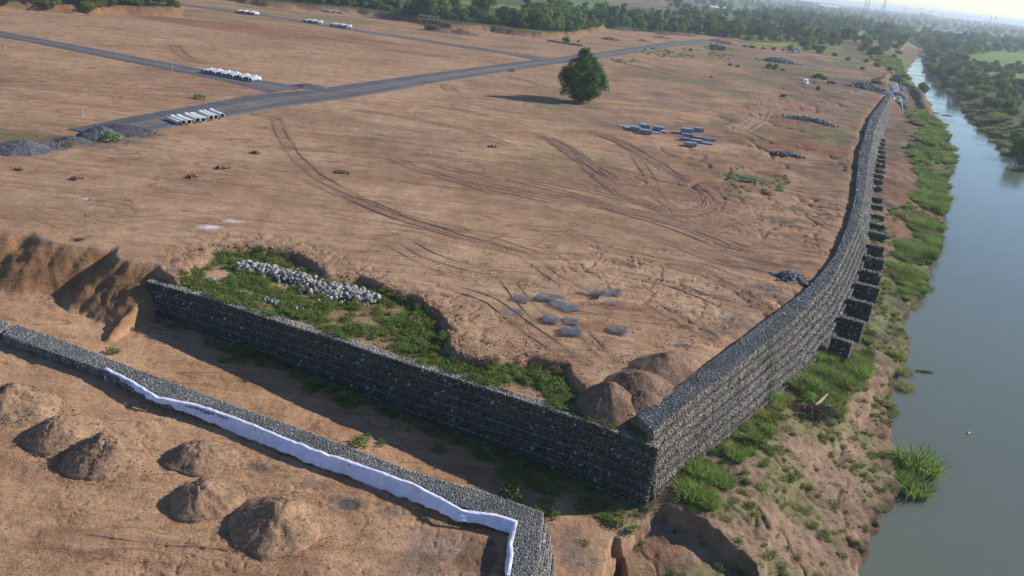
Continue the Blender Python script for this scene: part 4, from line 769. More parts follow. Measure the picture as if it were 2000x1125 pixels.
for (x, y, w, h, lb) in [(1193, 78, 6, 2.0, 'dark earth heap nearest the road on the far scrub plot'), (1222, 60, 8, 1.6, 'low dark earth heap beyond the far scrub plot'), (1296, 68, 6, 1.8, 'small dark earth heap beside the tree belt'), (1322, 68, 8, 2.4, 'largest dark earth heap below the tree belt'), (1345, 70, 7, 1.9, 'dark earth heap at the end of the row below the tree belt'), (1292, 74, 6, 1.4, 'flat dark heap in front of the heap row'), (1258, 80, 5, 1.0, 'tiny dark heap by the scrubby plot'), (1400, 81, 7, 2.2, 'brown heap just past the end of the main road'), (1418, 86, 7, 2.4, 'brown heap behind the two old concrete pipes'), (905, 66, 8, 2.5, 'sloping dark earth bank below the little shrine trees'), (868, 62, 9, 2.0, 'low earth mound with shrubs under the shrine trees')]:
    p = G(x, y, 0); heap('earth_heap', lb, 'earth heap', p, w * .8, h, ZT(p) - .1, M_soil, DK, (.2, .12, .08), int(x), 120, .3, 1.4)

# dark stone piles: a bed of rocks each
ROCKS = []
for k in range(6):
    r_ = np.random.default_rng(80 + k); v, f, c = stones(np.zeros((1, 3)), np.array([[1, .8, .6]]), np.ones((1, 3)), r_, jit=.6)
    ROCKS.append((v, f))
def rock_pile(name, label, cat, ctr, ang, L, W, h, n, size, cols, seed, nparts=0, z=None):
    """pile of broken stone; the largest nparts stones are parts of their own, the rest one bed of loose stone"""
    r = np.random.default_rng(seed); z = ZT(ctr) if z is None else z
    root = thing(name, label, cat, (ctr[0], ctr[1], z), ang)
    u = r.normal(size=(n, 2)) * .38; u = np.clip(u, -1, 1); hz = h * np.clip(1 - (u ** 2).sum(1) * 1.6, 0, 1) * r.random(n) ** .3
    P = np.stack([u[:, 0] * L, u[:, 1] * W + .12 * W * np.sin(u[:, 0] * 5), hz + size * .3], 1); sz = size * (.5 + .8 * r.random(n) ** 2); order = np.argsort(-(sz + hz * .1)); P = P[order]; sz = sz[order]
    cl = np.array([cols[i] for i in r.integers(0, len(cols), n)]) * (.75 + .5 * r.random((n, 1)))
    for k in range(min(nparts, n)):
        v, f, _ = stones(np.zeros((1, 3)), np.array([[1, .75, .6]]) * sz[k] * .5, np.ones((1, 3)), r, jit=.6)
        o = link('rock', npmesh('rock', v, f, np.repeat(cl[k:k + 1], 8, 0)), M_stone, root, loc=P[k])
    if n > nparts:
        m = n - nparts; v, f, c = stones(P[nparts:], sz[nparts:, None] * .5 * (.6 + .6 * r.random((m, 3))), cl[nparts:], r, jit=.6)
        tag(link('loose_rubble', npmesh('loose_rubble', v, f, c), M_stone, root), kind='stuff')
    return root
PW = [(.30, .29, .28), (.25, .24, .23), (.37, .36, .34), (.19, .18, .17)]
rub = GL([(470, 522), (520, 532), (580, 548), (640, 567), (690, 582), (735, 588)], -1)
def rubble_line():
    r = np.random.default_rng(44); root = thing('rubble_pile', 'long pale heap of broken stone lying in the grass behind the front wall', 'rubble pile', (*rub[3], -1.0))
    Q, s = resample(rub, 400); n = 1500; k = r.integers(0, 400, n); w = np.interp(k, [0, 60, 130, 250, 330, 400], [.8, .9, .9, 1.5, 1.7, .6])
    off = r.normal(size=n) * .42; P2 = Q[k] + np.stack([-d_f[1], d_f[0]])[None] * (off * w * 2.0)[:, None] + d_f[None] * r.normal(size=(n, 1)) * .3
    hz = .6 * np.clip(1 - (off) ** 2 * 1.2, 0, 1) * r.random(n) ** .4; P = np.c_[P2 - rub[3][None], hz + .08]
    sz = .16 + .60 * r.random(n) ** 2.4; order = np.argsort(-sz); P = P[order]; sz = sz[order]; cl = np.array([PW[i] for i in r.integers(0, 4, n)]) * (.8 + .35 * r.random((n, 1)))
    for i in range(280):
        v, f, _ = stones(np.zeros((1, 3)), np.array([[1, .75, .6]]) * sz[i] * .5, np.ones((1, 3)), r, jit=.6); link('rock', npmesh('rock', v, f, np.repeat(cl[i:i + 1], 8, 0)), M_stone, root, loc=P[i])
    v, f, c = stones(P[280:], sz[280:, None] * .5 * (.6 + .6 * r.random((n - 280, 3))), cl[280:], r, jit=.6); tag(link('loose_rubble', npmesh('loose_rubble', v, f, c), M_stone, root), kind='stuff')
rubble_line()
for (x, y, n, L, W, lb) in [(480, 575, 50, 1.6, .8, 'small rubble patch in the grass near the rubble heap head'), (535, 590, 130, 3.2, .9, 'scattered pale rubble between the long heap and the front wall'), (575, 603, 60, 2.4, .6, 'thin scatter of rubble stones near the front wall edge'), (412, 548, 30, 1.2, .6, 'few grey stones in the grass at the narrow end of the wall')]:
    rock_pile('rubble_patch', lb, 'rubble', G(x, y, -1), -.4, L, W, .15, n, .3, PW, x, 40, -1.0)
BL = [(.14, .165, .19), (.09, .105, .125), (.22, .25, .28), (.07, .078, .09)]
rock_pile('stone_pile', 'heap of bluish stones on the platform beside the wall curve', 'stone pile', G(1540, 540, 0), .2, 2.6, 1.6, .7, 260, .42, BL, 51, 100)
rock_pile('stone_pile', 'small scatter of bluish stones next to the wall curve heap', 'stone pile', G(1572, 552, 0), -.3, 1.2, .8, .2, 40, .4, BL, 52, 20)
rock_pile('stone_pile', 'low dark stone pile beyond the small grassy hollow', 'stone pile', G(1537, 302, 0), -.3, 4.4, 2.2, .6, 240, .5, BL, 53, 60)
rock_pile('stone_pile', 'long bluish stone pile beside the far gravelly slope', 'stone pile', G(1580, 237, 0), -.5, 9, 3.0, 1.0, 420, .7, BL, 54, 60)
rock_pile('stone_pile', 'wide dark blue stone heap beside the old pipe rings', 'stone pile', G(1521, 121, 0), -.1, 12, 8, 2.2, 800, .9, BL, 55, 60)
rock_pile('stone_pile', 'grey stone heap between the dark car and the excavator', 'stone pile', G(1690, 171, 0), -.2, 9, 5, 2.2, 400, 1.0, BL, 56, 50)
rock_pile('stone_pile', 'thin dark stones in the small grassy hollow', 'stone pile', G(1460, 356, 0), -.2, 3, 1.0, .2, 80, .4, BL, 57, 20)
rock_pile('stone_pile', 'pale stones heaped near the far shady tree line', 'stone pile', G(650, 25, 0), 0, 8, 3.0, 1.0, 200, 1.2, PW, 58, 40)
for i, (x, y) in enumerate([(667, 338), (963, 287), (433, 330), (375, 347), (148, 351), (500, 300)]):
    rock_pile('clod_pile', ['brown clod pile standing out on the plain halfway to the pipes', 'little clod pile with a white stake on the open ground', 'small brown clod pile below the grey pipes', 'little clod pile in the smooth sand above the cliff', 'tiny flat clod pile near the twisted roots', 'faint clod pile below the wheel tracks'][i], 'clod pile', G(x, y, 0), .2 * i, [1.9, 1.4, 1.2, 1.2, 1.0, .9][i], 1.0, .35, 60, .28, [(.16, .10, .07), (.22, .14, .10)], 60 + i, 0)

# loose clods, pebbles and footprint crumbs in the yard
def crumbs():
    r = np.random.default_rng(9); n = 9000; P = []
    x = r.random(n) * 1000; y = 850 + r.random(n) * 280; xy = np.array([G(a, b_, ZH) for a, b_ in zip(x, y)]); ok = sd(xy[:, 0], xy[:, 1], yard) > 1.0; xy = xy[ok]
    keep = r.random(len(xy)) < np.clip(.35 + .9 * fbm(xy[:, 0] * .4, xy[:, 1] * .4, 3), .05, 1); xy = xy[keep]
    z = terrain(xy[:, 0], xy[:, 1], False); m = len(xy); v, f, c = stones(np.c_[xy, z + .005], .012 + .05 * r.random((m, 3)) ** 2.5, np.array([[.25, .17, .12]]) * (.5 + .9 * r.random((m, 1))), r)
    tag(link('pebbles', npmesh('pebbles', v, f, c), M_stone), 'loose pebbles and clods strewn over the sandy yard', 'pebbles', kind='stuff')
    n = 9000; x = 700 + r.random(n) * 900; y = 480 + r.random(n) * 330; xy = np.array([G(a, b_, 0) for a, b_ in zip(x, y)]); ok = (sd(xy[:, 0], xy[:, 1], plat) > 1.0) & (r.random(n) < np.clip(fbm(xy[:, 0] * .25, xy[:, 1] * .25, 3) * 1.6, .03, 1)); xy = xy[ok]
    z = terrain(xy[:, 0], xy[:, 1], False); m = len(xy); v, f, c = stones(np.c_[xy, z + .01], .03 + .10 * r.random((m, 3)) ** 3, np.array([[.27, .17, .11]]) * (.5 + .8 * r.random((m, 1))), r)
    tag(link('pebbles', npmesh('pebbles', v, f, c), M_stone), 'scattered clods over the bare platform near the walls', 'pebbles', kind='stuff')
    # clods along the broken edge of the recess and the river terrace
    Q, s = resample(recess[:21], 700); n = 1800; k = r.integers(0, 700, n); xy = Q[k] + r.normal(size=(n, 2)) * .9; z = terrain(xy[:, 0], xy[:, 1], False)
    v, f, c = stones(np.c_[xy, z + .02], .03 + .12 * r.random((n, 3)) ** 3, np.array([[.27, .18, .12]]) * (.5 + .8 * r.random((n, 1))), r)
    tag(link('broken_clods', npmesh('broken_clods', v, f, c), M_stone), 'crumbled earth clods along the broken edge above the green strip', 'clods', kind='stuff')
    n = 5000; y = 60 + r.random(n) * 120; x = r.random(n) * 60 + 8; z, sr, de = zlow(x, y); ok = (sr < -.5) & (de < -2) & (sd(x, y, plat) < -2.5); xy = np.stack([x, y], 1)[ok]; z = terrain(xy[:, 0], xy[:, 1], False); m = len(xy)
    v, f, c = stones(np.c_[xy, z + .01], .03 + .10 * r.random((m, 3)) ** 2.5, np.array([[.26, .18, .12]]) * (.5 + .8 * r.random((m, 1))), r)
    tag(link('terrace_clods', npmesh('terrace_clods', v, f, c), M_stone), 'crumbly clods on the river terrace below the tall wall', 'clods', kind='stuff')
crumbs()
# ------------------------------------------------------------------ foliage
def leafquads(P, Nn, size, r, asp=.62, droop=0.0):
    n = len(P); Nn = Nn + .75 * r.normal(size=(n, 3)); Nn /= np.linalg.norm(Nn, axis=1, keepdims=True)
    T = np.cross(Nn, r.normal(size=(n, 3))); T /= np.linalg.norm(T, axis=1, keepdims=True); B = np.cross(Nn, T); s = (size * (.6 + .8 * r.random(n)))[:, None]
    V = np.stack([P - T * s, P - B * s * asp, P + T * s, P + B * s * asp], 1)
    return V.reshape(-1, 3), np.arange(4 * n).reshape(-1, 4)
def crown(lobes, n, size, r, c0, c1, zsq=.85, sky=.8):
    """leaves on and inside many small lobes; each clump has its own hue"""
    w = np.array([l[3] ** 2 for l in lobes]); k = r.choice(len(lobes), n, p=w / w.sum()); Lb = np.array(lobes)
    d = r.normal(size=(n, 3)); d /= np.linalg.norm(d, axis=1, keepdims=True); d[:, 2] = np.where((d[:, 2] < -.3) & (r.random(n) < .6), -d[:, 2], d[:, 2])
    rad = Lb[k, 3] * (.62 + .42 * r.random(n)) * (1 + .22 * r.normal(size=n) * .6)
    P = Lb[k, :3] + d * rad[:, None] * np.array([1, 1, zsq]); V, F = leafquads(P, d * 1.1 + np.array([0, 0, .35]), np.full(n, size), r)
    tone = r.random(len(lobes))[k] * .65 + r.random(n) * .35; col = np.array(c0)[None] * (1 - tone[:, None]) + np.array(c1)[None] * tone[:, None]
    return V, F, np.repeat(col, 4, 0)
def make_lobes(r, W, H, nl, z0=.2, top=.9, shape='round', lr=.22):
    L = []
    while len(L) < nl:
        u, v, t = r.uniform(-1, 1), r.uniform(-1, 1), r.random()
        rr = math.hypot(u, v); lim = {'round': math.sqrt(max(0, 1 - (2 * t - .95) ** 2)), 'egg': math.sin(math.pi * min(1, .10 + t * .93)) ** .7 * (1 - .25 * t), 'umb': .5 + .5 * t, 'col': .75}[shape]
        if rr > lim: continue
        L.append((u * W * .42, v * W * .42, (z0 + (top - z0) * t) * H, lr * W * r.uniform(.6, 1.15)))
    return L
def trunk_mesh(r, H, rad, nb=4, spread=.3):
    b = MB(); z = 0; x = y = 0; n = 4
    for k in range(n):
        x2 = x + r.uniform(-.05, .05) * H; y2 = y + r.uniform(-.05, .05) * H; z2 = z + H * .5 / n
        b.tube((x, y, z - (.4 if k == 0 else 0)), (x2, y2, z2), rad * (1 - k * .14) * (1.3 if k == 0 else 1), rad * (1 - (k + 1) * .14), 7, False); x, y, z = x2, y2, z2
    for k in range(nb):
        a = 6.28 * k / nb + r.uniform(-.4, .4); e = (x + math.cos(a) * spread * H, y + math.sin(a) * spread * H, H * r.uniform(.65, .85)); b.tube((x, y, z * r.uniform(.6, 1)), e, rad * .45, rad * .12, 6, False)
    return b.mesh('trunk')
G0 = (.065, .125, .022); G1 = (.21, .31, .055)
def proto_tree(name, seed, W, H, n, size, shape, c0=G0, c1=G1, nl=26, z0=.2, lr=.2, rad=.25):
    r = np.random.default_rng(seed); root = bpy.data.objects.new(name, None); C.objects.link(root)
    V, F, c = crown(make_lobes(r, W, H, nl, z0, .92, shape, lr), n, size, r, c0, c1)
    link('crown', npmesh('crown', V, F, c), M_leaf, root); link('trunk', trunk_mesh(r, H, rad), M_bark, root)
    return root
# the lone tree
lone = thing('tree', 'lone dense rounded dark green tree standing on the bare platform', 'tree', (*G(1133, 199, 0), 0))
r = np.random.default_rng(21)
lb = [(0, 0, 12.6, 2.6), (-.6, .3, 14.0, 1.7), (1.2, -.5, 11.5, 2.4), (-2.6, 0, 10.6, 2.6), (3.2, 0, 9.6, 2.7), (4.9, .2, 7.6, 2.3), (-4.6, .4, 8.0, 2.6), (-5.3, -.8, 5.6, 2.3), (5.9, 0, 5.6, 2.1), (-4.0, -2.2, 3.6, 2.3), (3.8, -2.4, 3.8, 2.3), (0, -4.5, 5.5, 2.6), (-2, -4.2, 8.0, 2.6), (2.4, -4, 7.6, 2.6), (0, -3.2, 10.3, 2.4), (0, 4, 6, 3), (3, 4, 8, 2.6), (-3, 4, 7, 2.7), (0, 0, 7, 4.5), (0, -1, 4, 3.6), (0, -2.6, 2.2, 1.9), (1.5, -1, 1.4, 1.6), (-1.4, -.6, 1.4, 1.5), (-2.8, -1, 2.2, 1.6), (2.4, 2, 2.4, 1.8), (6.6, -.4, 6.3, 1.2), (-6.4, 0, 6.8, 1.3), (0.4, 0, 15.2, .9)]
lb += [(.5, -1.6, 1.0, 1.3), (-1.2, -1.4, 1.1, 1.3), (.2, .9, 1.0, 1.4), (2.2, -.6, 1.8, 1.4)]
lb += [(x + r.uniform(-1.4, 1.4), y + r.uniform(-1.4, 1.4), max(1, z + r.uniform(-1.2, 1.2)), q * .55) for (x, y, z, q) in lb for _ in range(2)]
V, F, c = crown(lb, 22000, .26, r, (.034, .088, .018), (.12, .22, .042), .95)
link('crown', npmesh('crown', V, F, c), M_leaf, lone); link('trunk', trunk_mesh(r, 12, .45, 6, .28), M_bark, lone)

PT = [proto_tree('tree', 31, 11, 11, 2600, .42, 'round', nl=30, z0=.12), proto_tree('tree', 32, 9, 12, 2300, .40, 'egg', (.06, .11, .025), (.17, .24, .06), 26, .12), proto_tree('tree', 33, 13, 10, 2600, .42, 'umb', (.04, .075, .02), (.11, .16, .045), 30, .3),
      proto_tree('tree', 34, 8, 9, 1900, .38, 'round', (.08, .13, .035), (.22, .27, .09), 22, .08), proto_tree('tree', 35, 7, 13, 2000, .38, 'col', G0, (.09, .14, .03), 24, .15)]
PS = [proto_tree('shrub', 41, 6, 4.2, 1300, .30, 'round', (.06, .10, .022), (.16, .23, .05), 20, .02, .24, .08), proto_tree('shrub', 42, 7, 3.6, 1300, .30, 'egg', (.08, .12, .03), (.21, .27, .075), 20, .0, .22, .08), proto_tree('shrub', 43, 5, 3.4, 1000, .28, 'round', (.045, .08, .02), (.12, .17, .05), 16, .0, .26, .08)]
used = set()
ADJ = {'tree': ['round-crowned ', 'slender-crowned ', 'wide dark ', 'pale low ', 'narrow upright '], 'bush': ['rounded ', 'pale spreading ', 'small dark '], 'shrub': ['rounded ', 'pale spreading ', 'small dark ']}
def place(protos, k, p, sc, rz, label, cat, group=None, z=None):
    if group: label = ADJ[cat][k if protos is PT or cat != 'tree' else 0] + label
    pr = protos[k]; z = ZT(p) if z is None else z; s3 = (sc * random.uniform(.85, 1.2), sc * random.uniform(.85, 1.2), sc * random.uniform(.85, 1.15))
    if (id(pr)) not in used:
        used.add(id(pr)); pr.location = (p[0], p[1], z - .1); pr.rotation_euler[2] = rz; pr.scale = s3; return tag(pr, label, cat, group)
    o = dup(pr, (p[0], p[1], z - .1), rz, s3, label); tag(o, label, cat)
    if group: o['group'] = group
    elif 'group' in o: del o['group']
    return o
def scatter(name, label, P, rz, sc, kind, protos, cat=None):
    n = len(P); me = bpy.data.meshes.new(name); me.vertices.add(n); me.vertices.foreach_set('co', np.asarray(P, np.float32).ravel())
    a = me.attributes.new('rot', 'FLOAT_VECTOR', 'POINT'); v = np.zeros((n, 3), np.float32); v[:, 2] = rz; a.data.foreach_set('vector', v.ravel())
    a = me.attributes.new('scl', 'FLOAT_VECTOR', 'POINT'); v = np.asarray(sc, np.float32); v = v if v.ndim == 2 else np.repeat(v[:, None], 3, 1); a.data.foreach_set('vector', v.ravel())
    a = me.attributes.new('sort', 'INT', 'POINT'); a.data.foreach_set('value', np.asarray(kind, np.int32))
    o = bpy.data.objects.new(name, me); C.objects.link(o); tag(o, label, cat, kind='stuff')
    ng = bpy.data.node_groups.new(name, 'GeometryNodeTree'); ng.interface.new_socket('Geometry', in_out='INPUT', socket_type='NodeSocketGeometry'); ng.interface.new_socket('Geometry', in_out='OUTPUT', socket_type='NodeSocketGeometry')
    gi = ng.nodes.new('NodeGroupInput'); go = ng.nodes.new('NodeGroupOutput'); jn = ng.nodes.new('GeometryNodeJoinGeometry'); ng.links.new(jn.outputs[0], go.inputs[0])
    def attr(nm, ty):
        q = ng.nodes.new('GeometryNodeInputNamedAttribute'); q.data_type = ty; q.inputs[0].default_value = nm; return next(s for s in q.outputs if s.enabled and s.name == 'Attribute')
    ra = attr('rot', 'FLOAT_VECTOR'); sa = attr('scl', 'FLOAT_VECTOR'); ka = attr('sort', 'INT')
    for k, pr in enumerate(protos):
        ch = pr if pr.type == 'MESH' else [c_ for c_ in pr.children if c_.name.split('.')[0] in ('crown', 'blades')][0]
        oi = ng.nodes.new('GeometryNodeObjectInfo'); oi.inputs['Object'].default_value = ch; oi.transform_space = 'ORIGINAL'; oi.inputs['As Instance'].default_value = True
        ip = ng.nodes.new('GeometryNodeInstanceOnPoints'); cp = ng.nodes.new('FunctionNodeCompare'); cp.data_type = 'INT'; cp.operation = 'EQUAL'
        ins = [s for s in cp.inputs if s.enabled]; ng.links.new(ka, ins[0]); ins[1].default_value = k; ng.links.new(cp.outputs[0], ip.inputs['Selection'])
        ng.links.new(gi.outputs[0], ip.inputs['Points']); ng.links.new(oi.outputs['Geometry'], ip.inputs['Instance']); ng.links.new(ra, ip.inputs['Rotation']); ng.links.new(sa, ip.inputs['Scale'])
        ng.links.new(ip.outputs[0], jn.inputs[0])
    md = o.modifiers.new('scatter', 'NODES'); md.node_group = ng; return o
def inpoly(n, poly, r, gap=0.0):
    lo = poly.min(0); hi = poly.max(0); out = []
    tries = 0; cell = {}
    while len(out) < n and tries < n * 40:
        tries += 1; p = lo + r.random(2) * (hi - lo)
        if sd(p[0:1], p[1:2], poly)[0] < 0: continue
        if gap:
            q = (int(p[0] // gap), int(p[1] // gap))
            if any(np.hypot(*(p - o_)) < gap for i in (-1, 0, 1) for j in (-1, 0, 1) for o_ in cell.get((q[0] + i, q[1] + j), [])): continue
            cell.setdefault(q, []).append(p)
        out.append(p)
    return np.array(out)
rv = np.random.default_rng(77)
# tree belts: rows measured back from the foot line of the trees
belts = [(GL([(-120, 10), (-20, 16), (60, 20), (140, 25), (250, 26), (338, 27)]), 'tree on the earth bank at the start of the side road', 'trees on the bank by the side road', 6.5, 2, 0),
         (GL([(478, 3), (520, 8), (620, 17), (700, 23), (780, 33), (815, 40)]), 'tree of the deep shaded belt behind the second side road', 'trees behind the second side road', 7, 5, 0),
         (GL([(905, 52), (960, 56), (1010, 63), (1060, 70), (1120, 69), (1172, 58)]), 'tree on the bank beyond the main road junction', 'trees beyond the road junction', 7, 5, 0),
         (GL([(1180, 48), (1240, 54), (1300, 61), (1360, 66), (1430, 74)]), 'tree in the thin row closing the far scrub plot', 'tree row closing the scrub plot', 8, 3, 0)]
ntree = 0; REAR = []
for (L_, lab, grp, sp, rows, _z) in belts:
    length = np.linalg.norm(np.diff(L_, axis=0), axis=1).sum(); n = max(3, int(length / sp)); Q, _ = resample(L_, n); T = np.gradient(Q, axis=0); T /= np.linalg.norm(T, axis=1, keepdims=True); nn = np.stack([-T[:, 1], T[:, 0]], 1)
    for rw_ in range(rows):
        for i in range(n):
            p = Q[i] + nn[i] * (rw_ * 8.5 + rv.uniform(-2.5, 2.5)) + T[i] * rv.uniform(-3, 3)
            if rw_ == 0 and rv.random() < .45:
                place(PS, int(rv.integers(0, 3)), p - nn[i] * 1.5, rv.uniform(.7, 1.2), rv.uniform(0, 6), 'shrub at the foot of the far tree belts beyond the platform', 'shrub', 'shrubs at the foot of the tree belts')
            if rw_ >= 2: REAR.append(p); continue
            place(PT, int(rv.choice([0, 0, 1, 2, 3, 3, 4])), p, rv.uniform(.62, 1.12) * (1.0 if rw_ else .8), rv.uniform(0, 6), lab, 'tree', grp); ntree += 1
place(PT, 0, G(848, 45, 0), 1.65, 1.0, 'huge dark tree over the little flagged shrine', 'tree'); place(PT, 1, G(818, 42, 0), 1.35, 2.0, 'dark tree beside the huge tree over the shrine', 'tree')
place(PT, 3, G(868, 44, 0), .8, 2.4, 'small pale tree between the two flagpoles of the shrine', 'tree'); place(PT, 3, G(882, 50, 0), .55, .4, 'bright little tree under the lower flag of the shrine', 'tree')
place(PS, 1, G(845, 60, 0), 1.1, 0, 'shrub on the mound under the shrine rail', 'shrub'); place(PS, 0, G(1105, 83, 0), .7, 0, 'single shrub standing on the scrub beside the low concrete beam', 'shrub'); place(PS, 2, G(1020, 66, 0), 1.6, 0, 'grey brown bush overhanging the dark earth bank', 'bush')
place(PT, 3, G(1797, 183, -8.5), 1.0, 1.0, 'single leafy tree at the water edge beyond the reeds', 'tree'); place(PT, 2, G(1492, 54, 0), 1.25, 1, 'tall dark spreading tree above the green field corner', 'tree')
print('belt trees', ntree)
# scrub between platform and river, and on the far bank
reg = [(GL([(1440, 76), (1560, 82), (1640, 95), (1560, 70), (1450, 62)]), 26, .9, 0, 'tree on the scrub beyond the yellow field'), (GL([(1500, 60), (1640, 62), (1780, 82), (1760, 96), (1660, 92), (1560, 80)]), 40, .85, 0, 'tree on the scrub beyond the yellow field')]
for (poly, n, sc, mixs, lab) in reg:
    for p in inpoly(n, poly, rv, 6): place(PT, int(rv.choice([0, 1, 2, 3])), p, sc * rv.uniform(.6, 1.2), rv.uniform(0, 6), lab, 'tree', 'trees on the scrub beyond the yellow field')
for i_ in range(26): place(PS, i_ % 3, G(1700 + rv.uniform(0, 70), 74 + rv.uniform(0, 42), -2), rv.uniform(.8, 1.6), i_, 'bush on the broken bank where the river bends away', 'bush', 'bushes at the river bend')
for (x, y, s) in [(1545, 100, .8), (1575, 98, .7), (1600, 104, .9), (1630, 110, .7), (1655, 118, .6), (1680, 100, 1), (1700, 108, .9), (1720, 100, 1.1), (1735, 92, 1.2), (1745, 110, .7), (1712, 128, .7), (1740, 132, .8), (1755, 145, .7), (1762, 158, .6), (1690, 122, .5), (1500, 133, .5), (1512, 135, .6), (1528, 138, .4), (1425, 128, .35), (1440, 131, .3), (1600, 152, .6), (1610, 155, .5), (1590, 150, .4), (1455, 92, .5), (1470, 94, .6), (1490, 96, .5), (1510, 98, .6), (1530, 99, .5), (1130, 82, .3), (1260, 98, .3), (1275, 96, .35), (1350, 100, .35), (1392, 98, .6), (1598, 176, .35), (1530, 188, .35), (1683, 136, .5)]:
    place(PS, int(rv.integers(0, 3)), G(x, y, 0), s * 1.1, rv.uniform(0, 6), 'scrub bush in the rough ground left of the river bend', 'bush', 'scrub bushes before the river bend')
epoly = np.vstack([east[2:12], GL([(2250, 420), (2250, 200), (2150, 80), (1900, 84)], -3)])
ptsE = inpoly(2600, epoly, rv, 3.6); dE = sd(ptsE[:, 0], ptsE[:, 1], east); ptsE = ptsE[(dE > 1.5)]; dE = sd(ptsE[:, 0], ptsE[:, 1], east)
keep = (sd(ptsE[:, 0], ptsE[:, 1], FIELDS[5][0]) < 1) & (rv.random(len(ptsE)) < np.clip(1.35 - dE / 130 + .5 * fbm(ptsE[:, 0] * .03, ptsE[:, 1] * .03, 3), .15, 1)); ptsE = ptsE[keep]; ptsE = ptsE[np.argsort(np.hypot(ptsE[:, 0], ptsE[:, 1]))]
nE = 0; rest = []
for p in ptsE:
    big = rv.random() < .35
    if nE < 300:
        if big: place(PT, int(rv.choice([0, 1, 2, 3])), p, rv.uniform(.4, .75), rv.uniform(0, 6), 'tree among the thick bushes of the far river bank', 'tree', 'trees of the far river bank')
        else: place(PS, int(rv.integers(0, 3)), p, rv.uniform(.9, 1.7), rv.uniform(0, 6), 'bush in the thicket of the far river bank', 'bush', 'bushes of the far river bank')
        nE += 1
    else: rest.append(p)
print('east', nE, len(rest))
# far country woods
n = 120000; d = 560 + 11000 * rv.random(n) ** 1.9; a = np.radians(rv.uniform(-40, 44, n)); X = d * np.sin(a); Y = d * np.cos(a)
dens = sm(.10, .30, fbm(X * .0035 + 2, Y * .006, 4) - .02) + .35 * (np.abs(((-X * math.sin(.35) + Y * math.cos(.35)) / 95) % 1 - .5) > .46) + .12
cs = sd(X, Y, COUNTRY); de = sd(X, Y, east); sr = sd(X, Y, river)
ok = ((cs > 12) | (de > 6)) & (sr < -3) & (rv.random(n) < dens * .55)
for fp in FIELDS: ok &= (sd(X, Y, fp[0]) < 2)
ok &= ~((sd(X, Y, epoly) > 0))
X = X[ok]; Y = Y[ok]; P = np.stack([X, Y], 1)
P = np.vstack([P, np.array(rest), np.array(REAR)])
hid = (sd(P[:, 0], P[:, 1], hill2) > 45) | (sd(P[:, 0], P[:, 1], hill1) > 40)
P = P[~hid]
z = terrain(P[:, 0], P[:, 1], False); n = len(P); R_ = np.hypot(P[:, 0], P[:, 1])
print('far', n)
allp = PT + PS
scatter('far_woodland', 'hazy mass of trees and hedges covering the country to the horizon', np.c_[P, z - .3], rv.uniform(0, 6.28, n), (.55 + .8 * rv.random(n)) * (1 + sm(2000, 7000, R_) * .5), rv.choice([0, 0, 1, 2, 3, 4, 5, 6, 7], n), allp)

# ------------------------------------------------------------------ grass, reeds, weeds
def tuft(seed, nb, H, W, wid, c0, c1, lean=.5):
    r = np.random.default_rng(seed); a = r.random(nb) * 6.28; q = np.sqrt(r.random(nb)) * W * .5; B = np.stack([np.cos(a) * q, np.sin(a) * q, np.zeros(nb)], 1)
    h = H * (.55 + .5 * r.random(nb)); dr = r.normal(size=(nb, 2)) * lean * .5 + np.stack([np.cos(a), np.sin(a)], 1) * lean * (q / W * 1.6)[:, None]
    M1 = B + np.c_[dr * h[:, None] * .35, h * .6]; Tp = B + np.c_[dr * h[:, None] * 1.0, h * (1 - .35 * np.hypot(dr[:, 0], dr[:, 1]))]
    s = r.random(nb) * 6.28; S = np.stack([np.cos(s), np.sin(s), s * 0], 1) * wid
    V = np.stack([B - S, B + S, M1 + S * .8, M1 - S * .8, Tp + S * .15, Tp - S * .15], 1); i = (np.arange(nb) * 6)[:, None]
    F = np.concatenate([i + np.array([[0, 1, 2, 3]]), i + np.array([[3, 2, 4, 5]])]); t = r.random((nb, 1)); c = np.array(c0) * (1 - t) + np.array(c1) * t; ds = r.random(nb) < .13; c[ds] = np.array([.34, .27, .14]) * (.6 + .5 * r.random((ds.sum(), 1)))
    return V.reshape(-1, 3), F, np.repeat(c, 6, 0)
def proto_reed(name, part, args):
    root = bpy.data.objects.new(name, None); C.objects.link(root); V, F, c = tuft(*args); link(part, npmesh(part, V, F, c), M_grass, root); return root
RG0 = (.10, .20, .035); RG1 = (.27, .40, .09)
PR = [proto_reed('reed_clump', 'blades', (51, 420, 1.8, 2.6, .035, RG0, RG1, .7)), proto_reed('reed_clump', 'blades', (52, 360, 1.5, 2.4, .035, (.20, .22, .07), (.40, .38, .14), .9)), proto_reed('grass_tuft', 'blades', (53, 130, .38, .9, .018, (.12, .18, .04), (.28, .34, .10), 1.1)), proto_reed('reed_clump', 'blades', (54, 300, 1.4, 2.6, .05, (.07, .14, .03), (.17, .27, .06), .8))]
def weed(seed, n, W, H, size, c0, c1):
    r = np.random.default_rng(seed); V, F, c = crown(make_lobes(r, W, H, 9, .05, .8, 'round', .28), n, size, r, c0, c1); root = bpy.data.objects.new('weed', None); C.objects.link(root); link('crown', npmesh('crown', V, F, c), M_leaf, root); return root
PW_ = [weed(61, 260, 1.1, .55, .065, (.08, .15, .03), (.20, .30, .07)), weed(62, 260, 1.2, .4, .06, (.13, .15, .04), (.27, .26, .08))]
